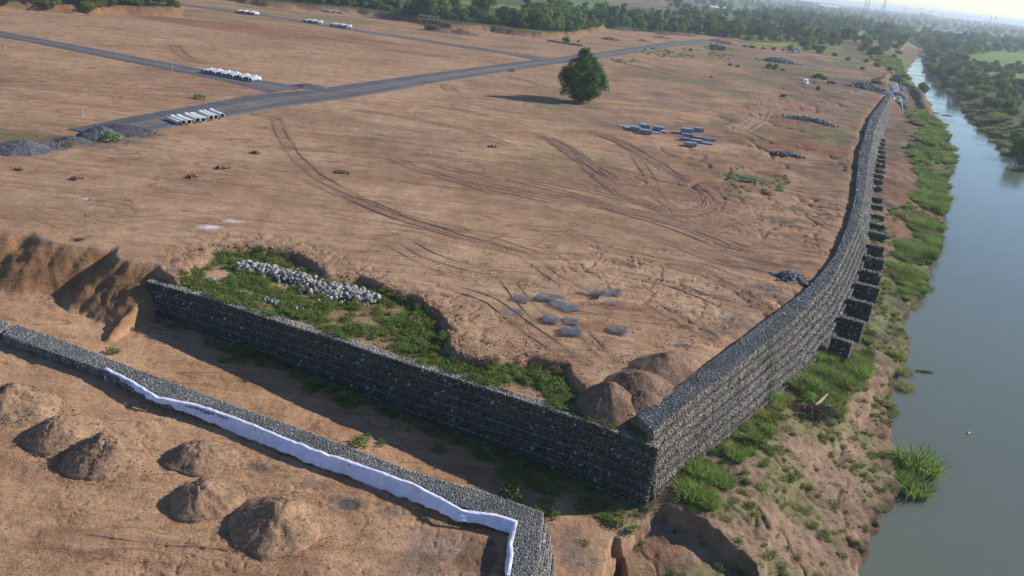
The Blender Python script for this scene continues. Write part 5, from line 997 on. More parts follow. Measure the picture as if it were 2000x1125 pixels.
big = [(1790, 905, 1.35, 0, 'rounded bright reed clump standing out in the water'), (1782, 950, 1.0, 0, 'lower reed clump at the water side of the rounded clump'), (1765, 885, .8, 0, 'reed clump joining the bank to the rounded clump'), (1772, 728, .95, 1, 'yellowish reed clump hanging over the bank edge'), (1760, 705, .8, 1, 'smaller yellow reed clump on the eroded bank'), (1680, 712, 1.15, 0, 'fan of long grass below the lowest counterfort'), (1655, 735, .9, 0, 'long grass beside the fan below the lowest counterfort'), (1590, 758, 1.0, 0, 'grass clump left of the fallen roots'), (1625, 795, .95, 0, 'grass clump behind the fallen roots'), (1610, 720, .8, 0, 'grass clump against the wall foot above the roots'), (1350, 935, 1.1, 0, 'long bladed grass clump at the wall corner'), (1385, 945, .95, 0, 'grass clump next to the corner clump'), (1340, 985, 1.15, 0, 'largest grass clump overhanging the dark trench'), (1375, 1000, .9, 0, 'shaded grass clump above the trench end'), (1430, 905, .9, 0, 'grass clump halfway along the near wall foot'), (1470, 870, .8, 0, 'grass clump under the climbing vine'), (1410, 960, .7, 0, 'small grass clump on the terrace near the wall')]
for i, (x, y, s, k, lab) in enumerate(big):
    s = s * (.78 if y > 860 and x < 1500 else 1.15 if y > 860 else .9)
    z = ZW - .1 if (x > 1755 and y > 860 and i < 2) else -7.4 if y > 860 else -7.8 if i in (3, 4) else -6.9
    p = G(x, y + 12, z); pr = PR[k]
    zz = ZT(p); zz = max(zz, ZW - .2)
    if id(pr) not in used: used.add(id(pr)); pr.location = (p[0], p[1], zz - .05); pr.scale = (s, s, s); tag(pr, lab, 'reeds')
    else: o = dup(pr, (p[0], p[1], zz - .05), i * 1.3, (s, s, s), lab); tag(o, lab, 'reeds')
_q = G(1560, 775, -7.2); PR[3].location = (*_q, ZT(_q)); tag(PR[3], 'darker broad bladed reed clump uphill of the fallen roots', 'reeds')
PR[2].location = (*G(1165, 800, -1), ZT(G(1165, 800, -1))); tag(PR[2], 'grass tuft at the corner end of the green strip', 'grass tuft')
def reedzone(poly_px, z, n, smin, smax, kinds, extra=None):
    poly = GL(poly_px, z); P = inpoly(n, poly, rv, 0)
    zt, srr, dee = zlow(P[:, 0], P[:, 1]); ok = (zt > ZW - 1.9); P = P[ok]; zz = np.maximum(terrain(P[:, 0], P[:, 1], False), ZW - .25)
    q_ = np.clip(.75 + .9 * fbm(P[:, 0] * .11, P[:, 1] * .11, 3), .3, 1.5); kp = (rv.random(len(P)) < np.clip(.9 + 1.6 * fbm(P[:, 0] * .16 + 31, P[:, 1] * .16, 3), .1, 1)) if z > -8.1 or True else None; P = P[kp]; zz = zz[kp]; q_ = q_[kp]
    m = len(P); return np.c_[P, zz - .05], rv.uniform(0, 6.28, m), (smin + (smax - smin) * rv.random(m)) * q_, rv.choice(kinds, m)
Z_ = [([(1768, 228), (1800, 225), (1835, 245), (1862, 290), (1862, 318), (1850, 350), (1840, 400), (1800, 400), (1775, 330), (1790, 270)], -8.0, 900, .8, 1.5, [0, 0, 1, 2]), ([(1770, 395), (1842, 395), (1840, 440), (1825, 490), (1790, 480), (1760, 440)], -8.0, 300, .6, 1.3, [0, 1, 2]), ([(1750, 490), (1800, 480), (1822, 510), (1812, 560), (1785, 600), (1765, 580), (1745, 540)], -8.0, 260, .6, 1.2, [0, 0, 1, 2]),
      ([(1700, 440), (1745, 420), (1750, 520), (1720, 620), (1690, 680), (1700, 580)], -7, 150, .25, .5, [0, 1, 2]), ([(1650, 690), (1700, 690), (1690, 750), (1640, 790), (1560, 800), (1560, 740), (1620, 700)], -7.2, 230, .2, .6, [0, 1, 2]), ([(1300, 900), (1390, 880), (1460, 820), (1540, 790), (1500, 860), (1440, 930), (1400, 1000), (1340, 1030), (1300, 990)], -7.4, 330, .16, .55, [0, 1, 2]),
      ([(1700, 120), (1757, 122), (1765, 148), (1785, 172), (1745, 150), (1700, 135)], -6, 300, .9, 1.6, [0, 0, 1]), ([(1745, 690), (1775, 700), (1765, 745), (1740, 800), (1728, 780), (1745, 730)], -8, 60, .3, .7, [1, 1, 0]), ([(1815, 250), (1845, 275), (1830, 230)], -8.4, 60, .6, 1, [0]),
      ([(1870, 200), (1900, 240), (2000, 330), (2080, 400), (2060, 330), (1960, 240), (1900, 190)], -8.6, 160, .9, 1.6, [0, 2, 1])]
A = [reedzone(*q) for q in Z_]
scatter('riverside_grass', 'tall bright grass and reeds crowding both shores of the river', np.vstack([q[0] for q in A]), np.concatenate([q[1] for q in A]), np.concatenate([q[2] for q in A]), np.concatenate([q[3] for q in A]), [PR[0], PR[1], PR[3]])
# low growth of the green strip behind the front wall, the terrace and the strip foot
def lowgrowth(name, label, P, dens_f, smin, smax, mixp, zoff=0.0):
    P = P[rv.random(len(P)) < dens_f(P)]; zz = terrain(P[:, 0], P[:, 1], False); m = len(P)
    return scatter(name, label, np.c_[P, zz - .03], rv.uniform(0, 6.28, m), smin + (smax - smin) * rv.random(m) ** 1.5, rv.choice([0, 1, 2], m, p=mixp), [PR[2], PW_[0], PW_[1]])
for k, (pw, q, lb_) in enumerate([(PW_[0], G(390, 193, 0), 'single green weed beside the road above the grey pipes'), (PW_[1], G(130, 288, 0), 'dry weed at the base of the gravel heaps')]): pw.location = (*q, ZT(q)); pw.scale = (2.4,) * 3; tag(pw, lb_, 'weed')
for (x, y, z, s, lb_) in [(218, 276, 0, 3.0, 'spreading green weed at the foot of the pointed gravel heap'), (222, 690, -4.6, 1.2, 'lonely weed on the sandy strip between the walls'), (706, 868, -6, 1.6, 'low bright weed behind the low wall edge'), (1000, 972, -6.6, 2.0, 'bushy grass weed behind the low wall corner'), (1068, 1008, -6.8, 1.7, 'round weed against the outer corner of the low wall'), (1140, 995, -7, 1.6, 'leafy weed between the two wall corners'), (686, 792, -6, 1.8, 'green weed in the shade at the foot of the dark wall'), (1523, 370, 0, 2.0, 'bright green weed patch beside the grassy hollow'), (1000, 140, 0, 2.0, 'green weed at the shoulder of the main road'), (1182, 985, -7, 1.2, 'small weed below the wall corner'), (745, 868, -6, .8, 'tiny yellow weed on the strip')]:
    q = G(x, y, z); o = dup(PW_[0], (*q, ZT(q)), x * .1, (s, s, s), lb_); tag(o, lb_, 'weed')
lowgrowth('green_cover', 'dense low grass and creepers filling the strip behind the front wall', inpoly(3200, recess, rv), lambda P: np.clip(.04 + 1.1 * sm(-.3, .3, fbm(P[:, 0] * .25 + 7, P[:, 1] * .3, 4) + .0), 0, 1), .4, 1.3, [.35, .35, .3])
tp = np.stack([8 + rv.random(9000) * 60, 48 + rv.random(9000) * 130], 1); _, s_, d_ = zlow(tp[:, 0], tp[:, 1]); tp = tp[(s_ < -.3) & (d_ < -2) & (sd(tp[:, 0], tp[:, 1], plat) < -2.2)]
lowgrowth('terrace_weeds', 'thin weeds and grass dotted over the river terrace', tp, lambda P: .75 * sm(-.05, .35, fbm(P[:, 0] * .28 + 40, P[:, 1] * .28, 5) + .08) + .05, .4, 1.1, [.4, .35, .25])
wf = np.vstack([front_out[3:] - n_f * k for k in np.linspace(.8, 3.2, 6)]); Q = []
for k in np.linspace(.9, 4.5, 9):
    q, _ = resample(front_out - n_f * k, 130); Q.append(q + rv.normal(size=q.shape) * .35)
Q = np.vstack(Q); lowgrowth('wall_foot_weeds', 'shaded weeds growing along the foot of the dark wall', Q, lambda P: np.clip(np.interp(P[:, 0], [-40, -22, -5, 5, 12], [.1, .5, .4, .8, .8]) * (fbm(P[:, 0] * .5, P[:, 1] * .5, 3) + .45) - .12 * np.abs((P - front_out[-1]) @ n_f + 1), 0, 1), .5, 1.7, [.35, .5, .15])
hp = inpoly(260, GL([(1420, 330), (1530, 325), (1545, 355), (1480, 375), (1430, 385), (1400, 350)]), rv); lowgrowth('hollow_weeds', 'weeds in the small grassy hollow on the platform', hp, lambda P: .9 * sm(.0, .3, fbm(P[:, 0] * .15, P[:, 1] * .15, 3)), .4, 1.1, [.3, .4, .3])
sp_ = inpoly(2600, GL([(1180, 108), (1380, 90), (1440, 95), (1420, 125), (1300, 118), (1200, 125)]), rv); lowgrowth('scrub_weeds', 'dry weeds over the scrubby plot at the road end', sp_, lambda P: .25 * sm(-.1, .3, fbm(P[:, 0] * .04, P[:, 1] * .04, 3)), .7, 1.8, [.3, .4, .3])
# vine on the river face
def vine():
    r = np.random.default_rng(91); k = np.argmin(((ro - G(1498, 668, ZR)) ** 2).sum(1)); n = 420; t = r.random(n); z = ZR - 1.2 - t * 5.6; off = .16 + batter[k] * np.floor(-(z - ZR)) + .12
    P = np.c_[ro[k][None] + nrR[k][None] * off[:, None] + (ro[k + 1] - ro[k])[None] / np.linalg.norm(ro[k + 1] - ro[k]) * ((.25 + .5 * t) * r.normal(size=n) + .8 * np.sin(t * 4))[:, None], z]
    V, F = leafquads(P, np.repeat(np.array([[*nrR[k], .4]]), n, 0), np.full(n, .10), r); c = np.array([[.10, .18, .05]]) * (.6 + .7 * r.random((n, 1)))
    tag(link('climbing_vine', npmesh('climbing_vine', V, F, np.repeat(c, 4, 0)), M_leaf), 'thin green vine climbing down the stepped river face', 'vine')
vine()
# fallen roots
def roots():
    r = np.random.default_rng(95); p = G(1585, 815, -7.2); root = thing('fallen_tree', 'uprooted dead tree with dark matted roots on the river terrace', 'fallen tree', (p[0], p[1], ZT(p)))
    b = MB()
    for k in range(210):
        a = r.uniform(-2.2, .2); L = r.uniform(.8, 2.8); s = np.array([r.normal() * .5, r.normal() * .5, r.uniform(.2, .8)]); e = s + np.array([math.cos(a) * L, math.sin(a) * L, -s[2] + r.uniform(.05, .35)]); m = (s + e) / 2 + np.array([0, 0, r.uniform(.05, .4)])
        w = r.uniform(.015, .05); b.tube(s, m, w, w * .8, 4, False); b.tube(m, e, w * .8, w * .3, 4, False)
    link('root_mat', b.mesh('root_mat'), M_deadwood, root)
    b = MB(); b.tube((0, 0, .5), (1.3, 1.5, .75), .22, .19, 9); b.tube((.5, .1, .6), (2.3, .6, .5), .06, .04, 6); b.tube((1.3, 1.5, .75), (2.2, 2.6, .9), .15, .08, 8); link('log', b.mesh('log'), plain('bare_wood', (.36, .27, .19)), root)
    rr = np.random.default_rng(3); V, F, c = crown([(-.6, .8, .9, .8), (-.2, 1.4, 1.0, .6)], 260, .12, rr, (.10, .2, .04), (.2, .34, .07)); link('foliage', npmesh('foliage', V, F, c), M_leaf, root)
    for (x, y, z, n, lb_) in [(32, 332, 0, 26, 'twisted dry root lying on the sand near the frame edge'), (1730, 790, -8.3, 30, 'broken branches on the eroded bank edge over the water'), (158, 468, 0, 20, 'twigs with a rag on the cliff crest')]:
        p = G(x, y, z); b = MB()
        for k in range(n):
            a = r.uniform(0, 6.28); L = r.uniform(.4, 1.7); b.tube((0, 0, .1), (math.cos(a) * L, math.sin(a) * L * .7, r.uniform(.0, .5)), .05, .02, 5, False)
        tag(link('dead_branches', b.mesh('dead_branches'), M_deadwood, loc=(*p, max(ZT(p), ZW))), lb_, 'branches')
roots()
# floating things on the river
for (x, y, sx, sy, lb_) in [(1823, 220, 3.6, 1.2, 'small floating weed island nearest the reeds'), (1848, 226, 3.6, 1.0, 'thin floating weed streak in midstream'), (1840, 242, 5.0, 1.5, 'largest floating weed island on the bright water'), (1806, 727, 1.9, .5, 'raft of drifting weeds by the overhanging reeds')]:
    r = np.random.default_rng(x); n = 240; P = np.c_[r.normal(size=n) * sx * .3, r.normal(size=n) * sy * .35, r.random(n) * .18]; V, F = leafquads(P, np.repeat([[0, 0, 1.]], n, 0), np.full(n, .22 if y < 500 else .1), r); c = np.array([[.09, .14, .04]]) * (.5 + r.random((n, 1)))
    tag(link('floating_weeds', npmesh('floating_weeds', V, F, np.repeat(c, 4, 0)), M_leaf, loc=(*G(x, y, ZW), ZW + .02)), lb_, 'floating weeds')
b = MB(); Mx = Matrix.Rotation(.3, 3, 'X'); b.box((0, 0, .06), (.42, .28, .2), Mx, .7); b.box((.12, .05, .17), (.16, .14, .1), Mx, .6); tag(link('floating_litter', b.mesh('floating_litter'), plain('orange_plastic', (.75, .36, .22), .5), loc=(*G(1892, 847, ZW), ZW), rz=.4), 'small pale orange piece of litter floating on the river', 'litter')

# ------------------------------------------------------------------ concrete pipes
def pipe_mesh(L, R, t=.14, bell=1.28):
    b = MB(); b.lathe([(0, R - t * R), (0, R), (L * .88, R), (L * .9, R * bell), (L, R * bell), (L, R * bell - t * R)], 22); return b.mesh('shell', True)
def bore_mesh(L, R, t=.14):
    b = MB(); b.lathe([(.002, (1 - t) * R), (L * .5, (1 - t) * R), (L - .002, (1 - t) * R)], 22); return b.mesh('bore', True)
def make_pipe(L, R, mat, label, group, name='concrete_pipe'):
    t = thing(name, label, 'pipe', group=group); o = link('shell', pipe_mesh(L, R), mat, t); link('bore', bore_mesh(L, R), M_bore, t); return t
def edge_sharp(): pass
dirp = G(327, 233, .5) - G(352, 243, .5); L_ = np.linalg.norm(dirp); az0 = math.atan2(dirp[1], dirp[0]); print('pipe len', L_)
fronts = [(351, 239, .42, 'low grey pipe at the outer end of the row of grey pipes'), (359, 238, .55, None), (370, 237, .55, None), (375.5, 236, .42, None), (386.5, 233.5, .58, None), (397.5, 233, .55, None), (403, 231.5, .42, None), (413, 228.5, .58, None), (422, 227.5, .55, None), (427, 226.5, .40, None), (434.5, 225, .58, 'grey pipe at the junction end of the row of grey pipes')]
PP = {}
for i, (x, y, R, lab) in enumerate(fronts):
    z = RZ + R * 1.15; q = G(x, y, z); lab = lab or ('thin grey concrete pipe squeezed between thicker ones on the road' if R < .5 else 'thick grey concrete pipe with bell end lying across the road')
    key = R; LL = L_ * 1.0
    if key not in PP: o = PP[key] = make_pipe(LL, R * .9, M_pipe, lab, 'grey concrete pipes on the road'); o.location = (*q, z - .1); o.rotation_euler[2] = az0
    else: o = dup(PP[key], (*q, z - .1), az0 + random.uniform(-.03, .03), None, lab, 'grey concrete pipes on the road')
# long white rows beside the side roads
def pipe_row(a_px, b_px, n, ln, R, lab, group, cross_px):
    a = G(*a_px, RZ + R); b_ = G(*b_px, RZ + R); u = (b_ - a) / np.linalg.norm(b_ - a); v = np.array([-u[1], u[0]]); az = math.atan2(v[1], v[0]); pr = None
    for i in range(n):
        q = a + (b_ - a) * i / (n - 1) + v * (random.uniform(-.3, .3) - .6); sc = (1, 1, 1) if i % 3 else (1, 1.18, 1.18)
        if pr is None: pr = make_pipe(ln, R, M_pipe_w, lab, group); pr.location = (*q, RZ + R * 1.2); pr.rotation_euler[2] = az; o = pr
        else: o = dup(pr, (*q, RZ + R * 1.2 * sc[1]), az, sc)
pipe_row((397, 139), (492, 156), 17, 3.8, .48, 'white concrete pipe in the long row lying beside the first side road', 'white pipes beside the first side road', 0)
pipe_row((463, 22.5), (497, 27), 9, 4, .6, 'white concrete pipe of the furthest short row by the second side road', 'furthest row of white pipes', 0)
pipe_row((594, 40.5), (620, 44.5), 7, 4, .6, 'white concrete pipe in the middle short row by the second side road', 'middle row of white pipes', 0)
pipe_row((648, 48.5), (677, 53), 7, 4, .6, 'white concrete pipe in the short row closest to the shrine trees', 'short row of white pipes towards the shrine', 0)
for (x, y, az, L, R, lb_) in [(1403, 97, 2.2, 4.5, 1.5, 'old weathered concrete ring half hidden by a bush'), (1413, 99, 2.2, 4.0, 1.6, 'old weathered concrete ring with its dark open end showing'), (1544, 104, 1.2, 3.0, 1.7, 'dark big concrete ring beside the pale one'), (1554, 104, 1.0, 2.8, 1.6, 'pale big concrete ring by the scrub slope')]:
    o = make_pipe(L * 1.4, R, M_oldpipe if x != 1554 else M_pipe, lb_, None, 'concrete_ring'); p = G(x, y, 0); o.location = (*p, R); o.rotation_euler[2] = az

# ------------------------------------------------------------------ folded wire gabion packs
def pack(label, p, w, d, h, rz, layers, group=None):
    t = thing('wire_pack', label, 'wire pack', (p[0], p[1], .03), rz, group); r = random.Random(int(p[0] * 100))
    for k in range(layers):
        hh = h / layers; b = MB(); b.box((r.uniform(-.1, .1), r.uniform(-.06, .06), hh * (k + .5)), (w * r.uniform(.9, 1), d * r.uniform(.9, 1), hh * .82), Matrix.Rotation(r.uniform(-.05, .05), 3, 'Z')); 
        link('folded_panel', b.mesh('folded_panel'), M_wirepack, t)
    b = MB()
    for s in (-.3, .3): b.box((s * w, 0, h / 2), (.06, d * 1.04, h * 1.05))
    link('binding', b.mesh('binding'), M_wire, t)
PK = [(1219, 247, 2.6, 1.8, .18, 1, 'flat pack lying at the outer tip of the first group'), (1229, 251, 2.4, 1.6, .3, 2, 'thin pack overlapping the tip pack of the first group'), (1240, 255, 2.4, 1.6, .95, 5, 'thick pack third from the tip of the first group'), (1258, 249, 2.3, 1.8, .8, 4, 'thick pack furthest back in the first group'), (1261, 261, 2.5, 1.6, .95, 5, 'thick pack nearest the camera in the first group'), (1285, 254, 2.4, 1.8, .85, 5, 'thick pack with thin sheets beside it in the first group'), (1282, 259.5, 2.4, 1.4, .12, 1, 'single sheet lying between two thick packs'), (1297, 258, 2.2, 1.5, .2, 1, 'thin flat pack closing the first group'),
      (1364, 257, 2.2, 1.6, .95, 5, 'thick pack lying apart behind the second group'), (1341, 261, 2.7, 2.0, 1.3, 6, 'tallest pack stack of the second group'), (1343, 267.5, 2.9, .9, .75, 4, 'long narrow pack under the tallest stack'), (1337, 274, 2.4, .9, .6, 3, 'narrow pack at the outer side of the second group'), (1365, 272, 2.6, .8, .6, 3, 'narrow pack in the middle of the second group'), (1386, 275.5, 2.6, .8, .65, 3, 'narrow pack at the river side of the second group'), (1360, 279, 2.6, 1.3, .7, 4, 'broad pack below the middle of the second group'), (1381, 281, 2.4, 1.5, .3, 2, 'low wide pack near the river side pack'), (1348, 285, 2.5, 1.3, .8, 4, 'thick pack nearest the camera in the second group'), (1370, 285, 2.2, 1.2, .15, 1, 'thin sheet beside the nearest pack of the second group')]
for i, (x, y, w, d, h, l, lb_) in enumerate(PK): pack('blue grey folded wire, ' + lb_, G(x, y, 0), w * 1.15, d * 1.2, h * 1.1, [-.1, .05, -.2, .15, 0][i % 5], l)
def wire_mat(label, p, w, d, rz, layers, lift=.12, fold=0.0, dens=.13):
    t = thing('wire_mesh_mat', label, 'wire mesh', (p[0], p[1], ZT(p) + .02), rz); r = random.Random(int(p[0] * 77 + p[1]))
    layers = min(layers, 4); lift = lift * 1.3
    for k in range(layers):
        b = MB(); ox = r.uniform(-.08, .08); oy = r.uniform(-.08, .08)
        def zf(x, y): return lift * k + .03 + fold * max(0, abs(x) - w * .12) * .7 + .07 * math.sin(x * 3 + k) * math.cos(y * 2.4 + k * 2)
        def seg(p0, p1):
            for j in range(3):
                a_ = [p0[i] + (p1[i] - p0[i]) * j / 3 for i in (0, 1)]; c_ = [p0[i] + (p1[i] - p0[i]) * (j + 1) / 3 for i in (0, 1)]
                b.tube((a_[0] + ox, a_[1] + oy, zf(*a_)), (c_[0] + ox, c_[1] + oy, zf(*c_)), .012, None, 3, False)
        for i in range(int(w / dens) + 1): x = -w / 2 + i * dens; seg((x, -d / 2), (x, d / 2))
        for i in range(int(d / dens) + 1): y = -d / 2 + i * dens; seg((-w / 2, y), (w / 2, y))
        link('mesh_panel', b.mesh('mesh_panel'), M_wire, t)
for (x, y, w, d, rz, ly, fo_, lb_) in [(1017, 586, 2.1, 1.6, -.3, 3, 0, 'wire mat with clear ribs, outermost of the back row on the sand'), (1066, 585, 2.3, 1.5, 0, 5, 0, 'thick wire mat beside the outermost mat of the back row'), (1091, 578, 1.8, 1.0, -.2, 1, 0, 'faint single wire sheet behind the thick mat'), (1092, 596, 2.0, 1.9, .7, 3, 0, 'wire mat leaning corner on to the wide mat'), (1112, 602, 2.3, 1.9, .5, 3, 0, 'wide wire mat in the middle of the scattered mats'), (1003, 609, 2.3, 1.8, .3, 1, 0, 'faint thin wire sheet lying apart towards the green strip'), (1075, 627, 1.7, 1.9, 0, 4, 0, 'square dark wire mat left of the pair'), (1116, 629, 1.6, 1.8, .05, 3, 0, 'square brownish wire mat above the largest dark mat'), (1115, 652, 2.3, 1.8, .1, 5, 0, 'largest dark wire mat, closest to the earth edge'), (1166, 577, 2.6, 1.1, -.6, 4, .9, 'folded blue grey wire roll curling up'), (1196, 574, 2.2, 1.7, .2, 3, .5, 'raised wire mat touching the curled roll'), (1192, 594, 1.3, .9, 0, 2, 0, 'smallest wire mat below the curled roll'), (1206, 647, 2.1, 1.4, -.2, 3, 0, 'wire mat sunk between the muddy cracks')]:
    wire_mat(lb_, G(x, y, 0), w, d, rz, ly, .10, fo_)

# ------------------------------------------------------------------ marker posts
for i, (x, y, h, w, lb_) in enumerate([(11, 97, 1.1, .14, 'white marker post at the frame edge below the first side road'), (336, 123, 1.9, .14, 'tall marker post on the far side of the first side road'), (337, 142, 2.0, .14, 'tall marker post on the near side of the first side road'), (414, 116, 1.5, .14, 'marker post on the plain above the white pipe row'), (595, 108, 1.5, .14, 'marker post in the middle of the plain between side roads'), (162, 228, 1.6, .16, 'marker post beyond the gravel heaps'), (495, 183, .9, .16, 'short marker post near the road junction'), (590, 46, 2.6, .2, 'marker post next to the middle pipe row'), (688, 60, 3.0, .2, 'marker post at the end of the short pipe row'), (628, 70, 2, .2, 'small marker post on the plain below the pipe rows'), (722, 57, 2.6, .2, 'marker post across the road from the short pipe row'), (803, 97, 2.3, .25, 'thick marker stake with a clod at its base'), (905, 92, 2, .2, 'marker post by the near edge of the second side road'), (933, 90, 2.2, .2, 'marker post by the far edge of the second side road'), (965, 122, 1.8, .25, 'stub post on the plain near the road junction'), (1001, 74, 2.6, .35, 'white marker stone under the bank shrubs'), (1170, 110, 2.4, .2, 'post at the road shoulder beside the lone tree'), (1241, 108, 2.0, .2, 'post on the platform side of the main road'), (1304, 84, 2.6, .2, 'post on the scrub side of the main road'), (757, 148, .9, .2, 'short post on the main road shoulder'), (963, 288, 1.0, .12, 'white stake in a small clod pile'), (1415, 305, 1.5, .1, 'thin dark stake on the hollow rim'), (310, 10, 3, .2, 'post before the belt on the bank'), (371, 6, 3, .2, 'post at the top of the second side road')]):
    p = G(x, y, 0); b = MB(); b.box((0, 0, h / 2), (w, w, h), None, .85); b.box((0, 0, .04), (w * 2.2, w * 2.2, .1)); tag(link('marker_post', b.mesh('marker_post'), M_post, loc=(*p, ZT(p)), rz=.3), lb_, 'post')

# ------------------------------------------------------------------ vehicles and machines
def wheel(parent, x, y, R, w=.2):
    b = MB(); b.lathe([(-w / 2, R * .55), (-w / 2, R * .93), (-w * .35, R), (w * .35, R), (w / 2, R * .93), (w / 2, R * .55)], 16, Matrix.Rotation(math.pi / 2, 3, 'Z')); o = link('wheel', b.mesh('wheel', True), M_black, parent, loc=(x, y, R))
    b = MB(); b.lathe([(-w * .4, .01), (-w * .45, R * .56), (w * .45, R * .56), (w * .4, .01)], 12, Matrix.Rotation(math.pi / 2, 3, 'Z')); link('rim', b.mesh('rim'), M_pipe, o)
def loft(b, secs):
    """secs: list of (x, [(y,z)...]) cross sections"""
    n = len(secs[0][1]); V = [(x, y, z) for x, s in secs for (y, z) in s]; F = []
    for i in range(len(secs) - 1):
        for j in range(n): F.append((i * n + j, i * n + (j + 1) % n, (i + 1) * n + (j + 1) % n, (i + 1) * n + j))
    F += [tuple(range(n - 1, -1, -1)), tuple(range((len(secs) - 1) * n, len(secs) * n))]; b.add(V, F)
def car(label, p, rz, mat, van=True):
    t = thing('van' if van else 'parked_car', label, 'van' if van else 'car', (p[0], p[1], ZT(p) + .02), rz); H = 1.9 if van else 1.45; L = 4.4
    def sec(w, z0, zs, z1, wt): return [(-w, z0), (w, z0), (w * 1.02, zs * .6), (w, zs), (wt, z1), (-wt, z1), (-w, zs), (-w * 1.02, zs * .6)]
    b = MB(); loft(b, [(-L / 2, sec(.78, .35, .95, 1.0, .7)), (-L / 2 + .12, sec(.84, .28, 1.0, H - .12, .68)), (-L / 2 + .6, sec(.86, .25, 1.02, H, .72)), (.6 if van else .3, sec(.86, .25, 1.02, H, .72)), (1.15, sec(.86, .25, 1.0, 1.08, .78)), (L / 2 - .15, sec(.82, .28, .8, .92, .72)), (L / 2, sec(.74, .35, .65, .75, .66))]); link('body', b.mesh('body'), mat, t)
    b = MB(); 
    for s in (-1, 1): b.add([(-L / 2 + .5, s * .865, 1.05), (.55, s * .865, 1.05), (.45, s * .745, H - .1), (-L / 2 + .6, s * .745, H - .1)], [(0, 1, 2, 3)])
    link('side_window', b.mesh('side_window'), M_glass, t); b = MB(); b.add([(1.12, -.74, 1.11), (1.12, .74, 1.11), (.66, .66, H - .06), (.66, -.66, H - .06)], [(0, 1, 2, 3)]); link('windscreen', b.mesh('windscreen'), M_glass, t)
    b = MB(); b.add([(-L / 2 + .10, -.68, 1.1), (-L / 2 + .10, .68, 1.1), (-L / 2 + .11, .62, H - .2), (-L / 2 + .11, -.62, H - .2)], [(0, 3, 2, 1)]); link('rear_window', b.mesh('rear_window'), M_glass, t)
    for x in (-1.35, 1.35):
        for y in (-.8, .8): wheel(t, x, y, .33)
    return t
car('white van parked on the far platform beside standing workers', G(1573, 164, 0), 1.1, M_white).scale = (1.15,) * 3
car('small dark car parked between the van and the stone heap', G(1624, 164, 0), .3, plain('dark_paint', (.07, .06, .06), .4), False)
def person(label, p, rz, shirt, trousers, sit=False, z=None):
    t = thing('person', label, 'person', (p[0], p[1], ZT(p) if z is None else z), rz)
    hip = .95 if not sit else .85; k = -.45 if sit else 0
    J = [(0, 0, hip), (0, 0, hip + .25), (0, 0, hip + .5), (0, 0, hip + .6), (.02, 0, hip + .74), (0, .18, hip + .46), (.08, .24, hip + .18), (.2, .2, hip - .05), (0, -.18, hip + .46), (.08, -.24, hip + .18), (.2, -.2, hip - .05), (.02, .1, hip - .05), (.45 if sit else .05, .13, hip - .1 if sit else .5), (.35 if sit else 0, .14, .06), (.02, -.1, hip - .05), (.45 if sit else .08, -.13, hip - .1 if sit else .5), (.35 if sit else .04, -.14, .06)]
    E_ = [(0, 1), (1, 2), (2, 3), (3, 4), (2, 5), (5, 6), (6, 7), (2, 8), (8, 9), (9, 10), (0, 11), (11, 12), (12, 13), (0, 14), (14, 15), (15, 16)]; R_ = [.14, .13, .15, .06, .11, .07, .05, .04, .07, .05, .04, .10, .07, .05, .10, .07, .05]
    def grow(name, idx, mat, add):
        me = bpy.data.meshes.new(name); m = {v: i for i, v in enumerate(idx)}; me.from_pydata([J[v] for v in idx], [(m[a], m[c_]) for a, c_ in E_ if a in m and c_ in m], []); o = link(name, me, mat, t); md = o.modifiers.new('skin', 'SKIN')
        for i, v in enumerate(idx): me.skin_vertices[0].data[i].radius = (R_[v] + add,) * 2
        me.skin_vertices[0].data[0].use_root = True; o.modifiers.new('sub', 'SUBSURF').levels = 1; return o
    if True:
        me = bpy.data.meshes.new('body'); import bmesh
        for nm, idx, mat, add in (('body', list(range(17)), M_skin, 0), ('shirt', [2, 1, 5, 6, 8, 9, 0], shirt, .02), ('trousers', [0, 11, 12, 13, 14, 15, 16], trousers, .018)):
            o = bpy.data.objects.new(nm, bpy.data.meshes.new(nm)); C.objects.link(o); o.parent = t; m = {v: i for i, v in enumerate(idx)}
            o.data.from_pydata([J[v] for v in idx], [(m[a], m[c_]) for a, c_ in E_ if a in m and c_ in m], []); o.data.materials.append(mat); bm = bmesh.new(); bm.from_mesh(o.data); sk = bm.verts.layers.skin.verify()
            for i, v in enumerate(bm.verts): v[sk].radius = (R_[idx[i]] + add,) * 2; v[sk].use_root = (i == 0)
            bm.to_mesh(o.data); bm.free(); o.modifiers.new('skin', 'SKIN'); s_ = o.modifiers.new('sub', 'SUBSURF'); s_.levels = 1; s_.render_levels = 1
    b = MB(); b.lathe([(-.09, .02), (-.06, .09), (0, .115), (.06, .105), (.1, .03)], 10, Matrix.Rotation(-math.pi / 2, 3, 'Y')); link('hair', b.mesh('hair', True), M_black, t, loc=(-.01, 0, hip + .80))
    return t
M_skin = plain('skin', (.24, .13, .08), .6)
def cm(n, c): return plain(n, c, .8, var=.1)
person('person in a white shirt standing beside the white van', G(1588, 164, 0), 1.0, cm('white_shirt', (.7, .7, .7)), cm('dark_trousers', (.05, .05, .06)))
person('person in dark clothes standing beside the white van', G(1591.5, 164.5, 0), 2.5, cm('dark_shirt', (.07, .08, .12)), cm('grey_trousers', (.12, .11, .1)))
person('person in a yellow shirt standing at the shrine rail', G(862, 47, 0), 1, cm('yellow_shirt', (.6, .45, .05)), cm('brown_trousers', (.1, .07, .05)))
person('person in red standing on the lower wall stones', G(1752, 196, -1.5), 1, cm('red_shirt', (.5, .06, .05)), cm('blue_trousers', (.05, .07, .15)), z=-1.45)
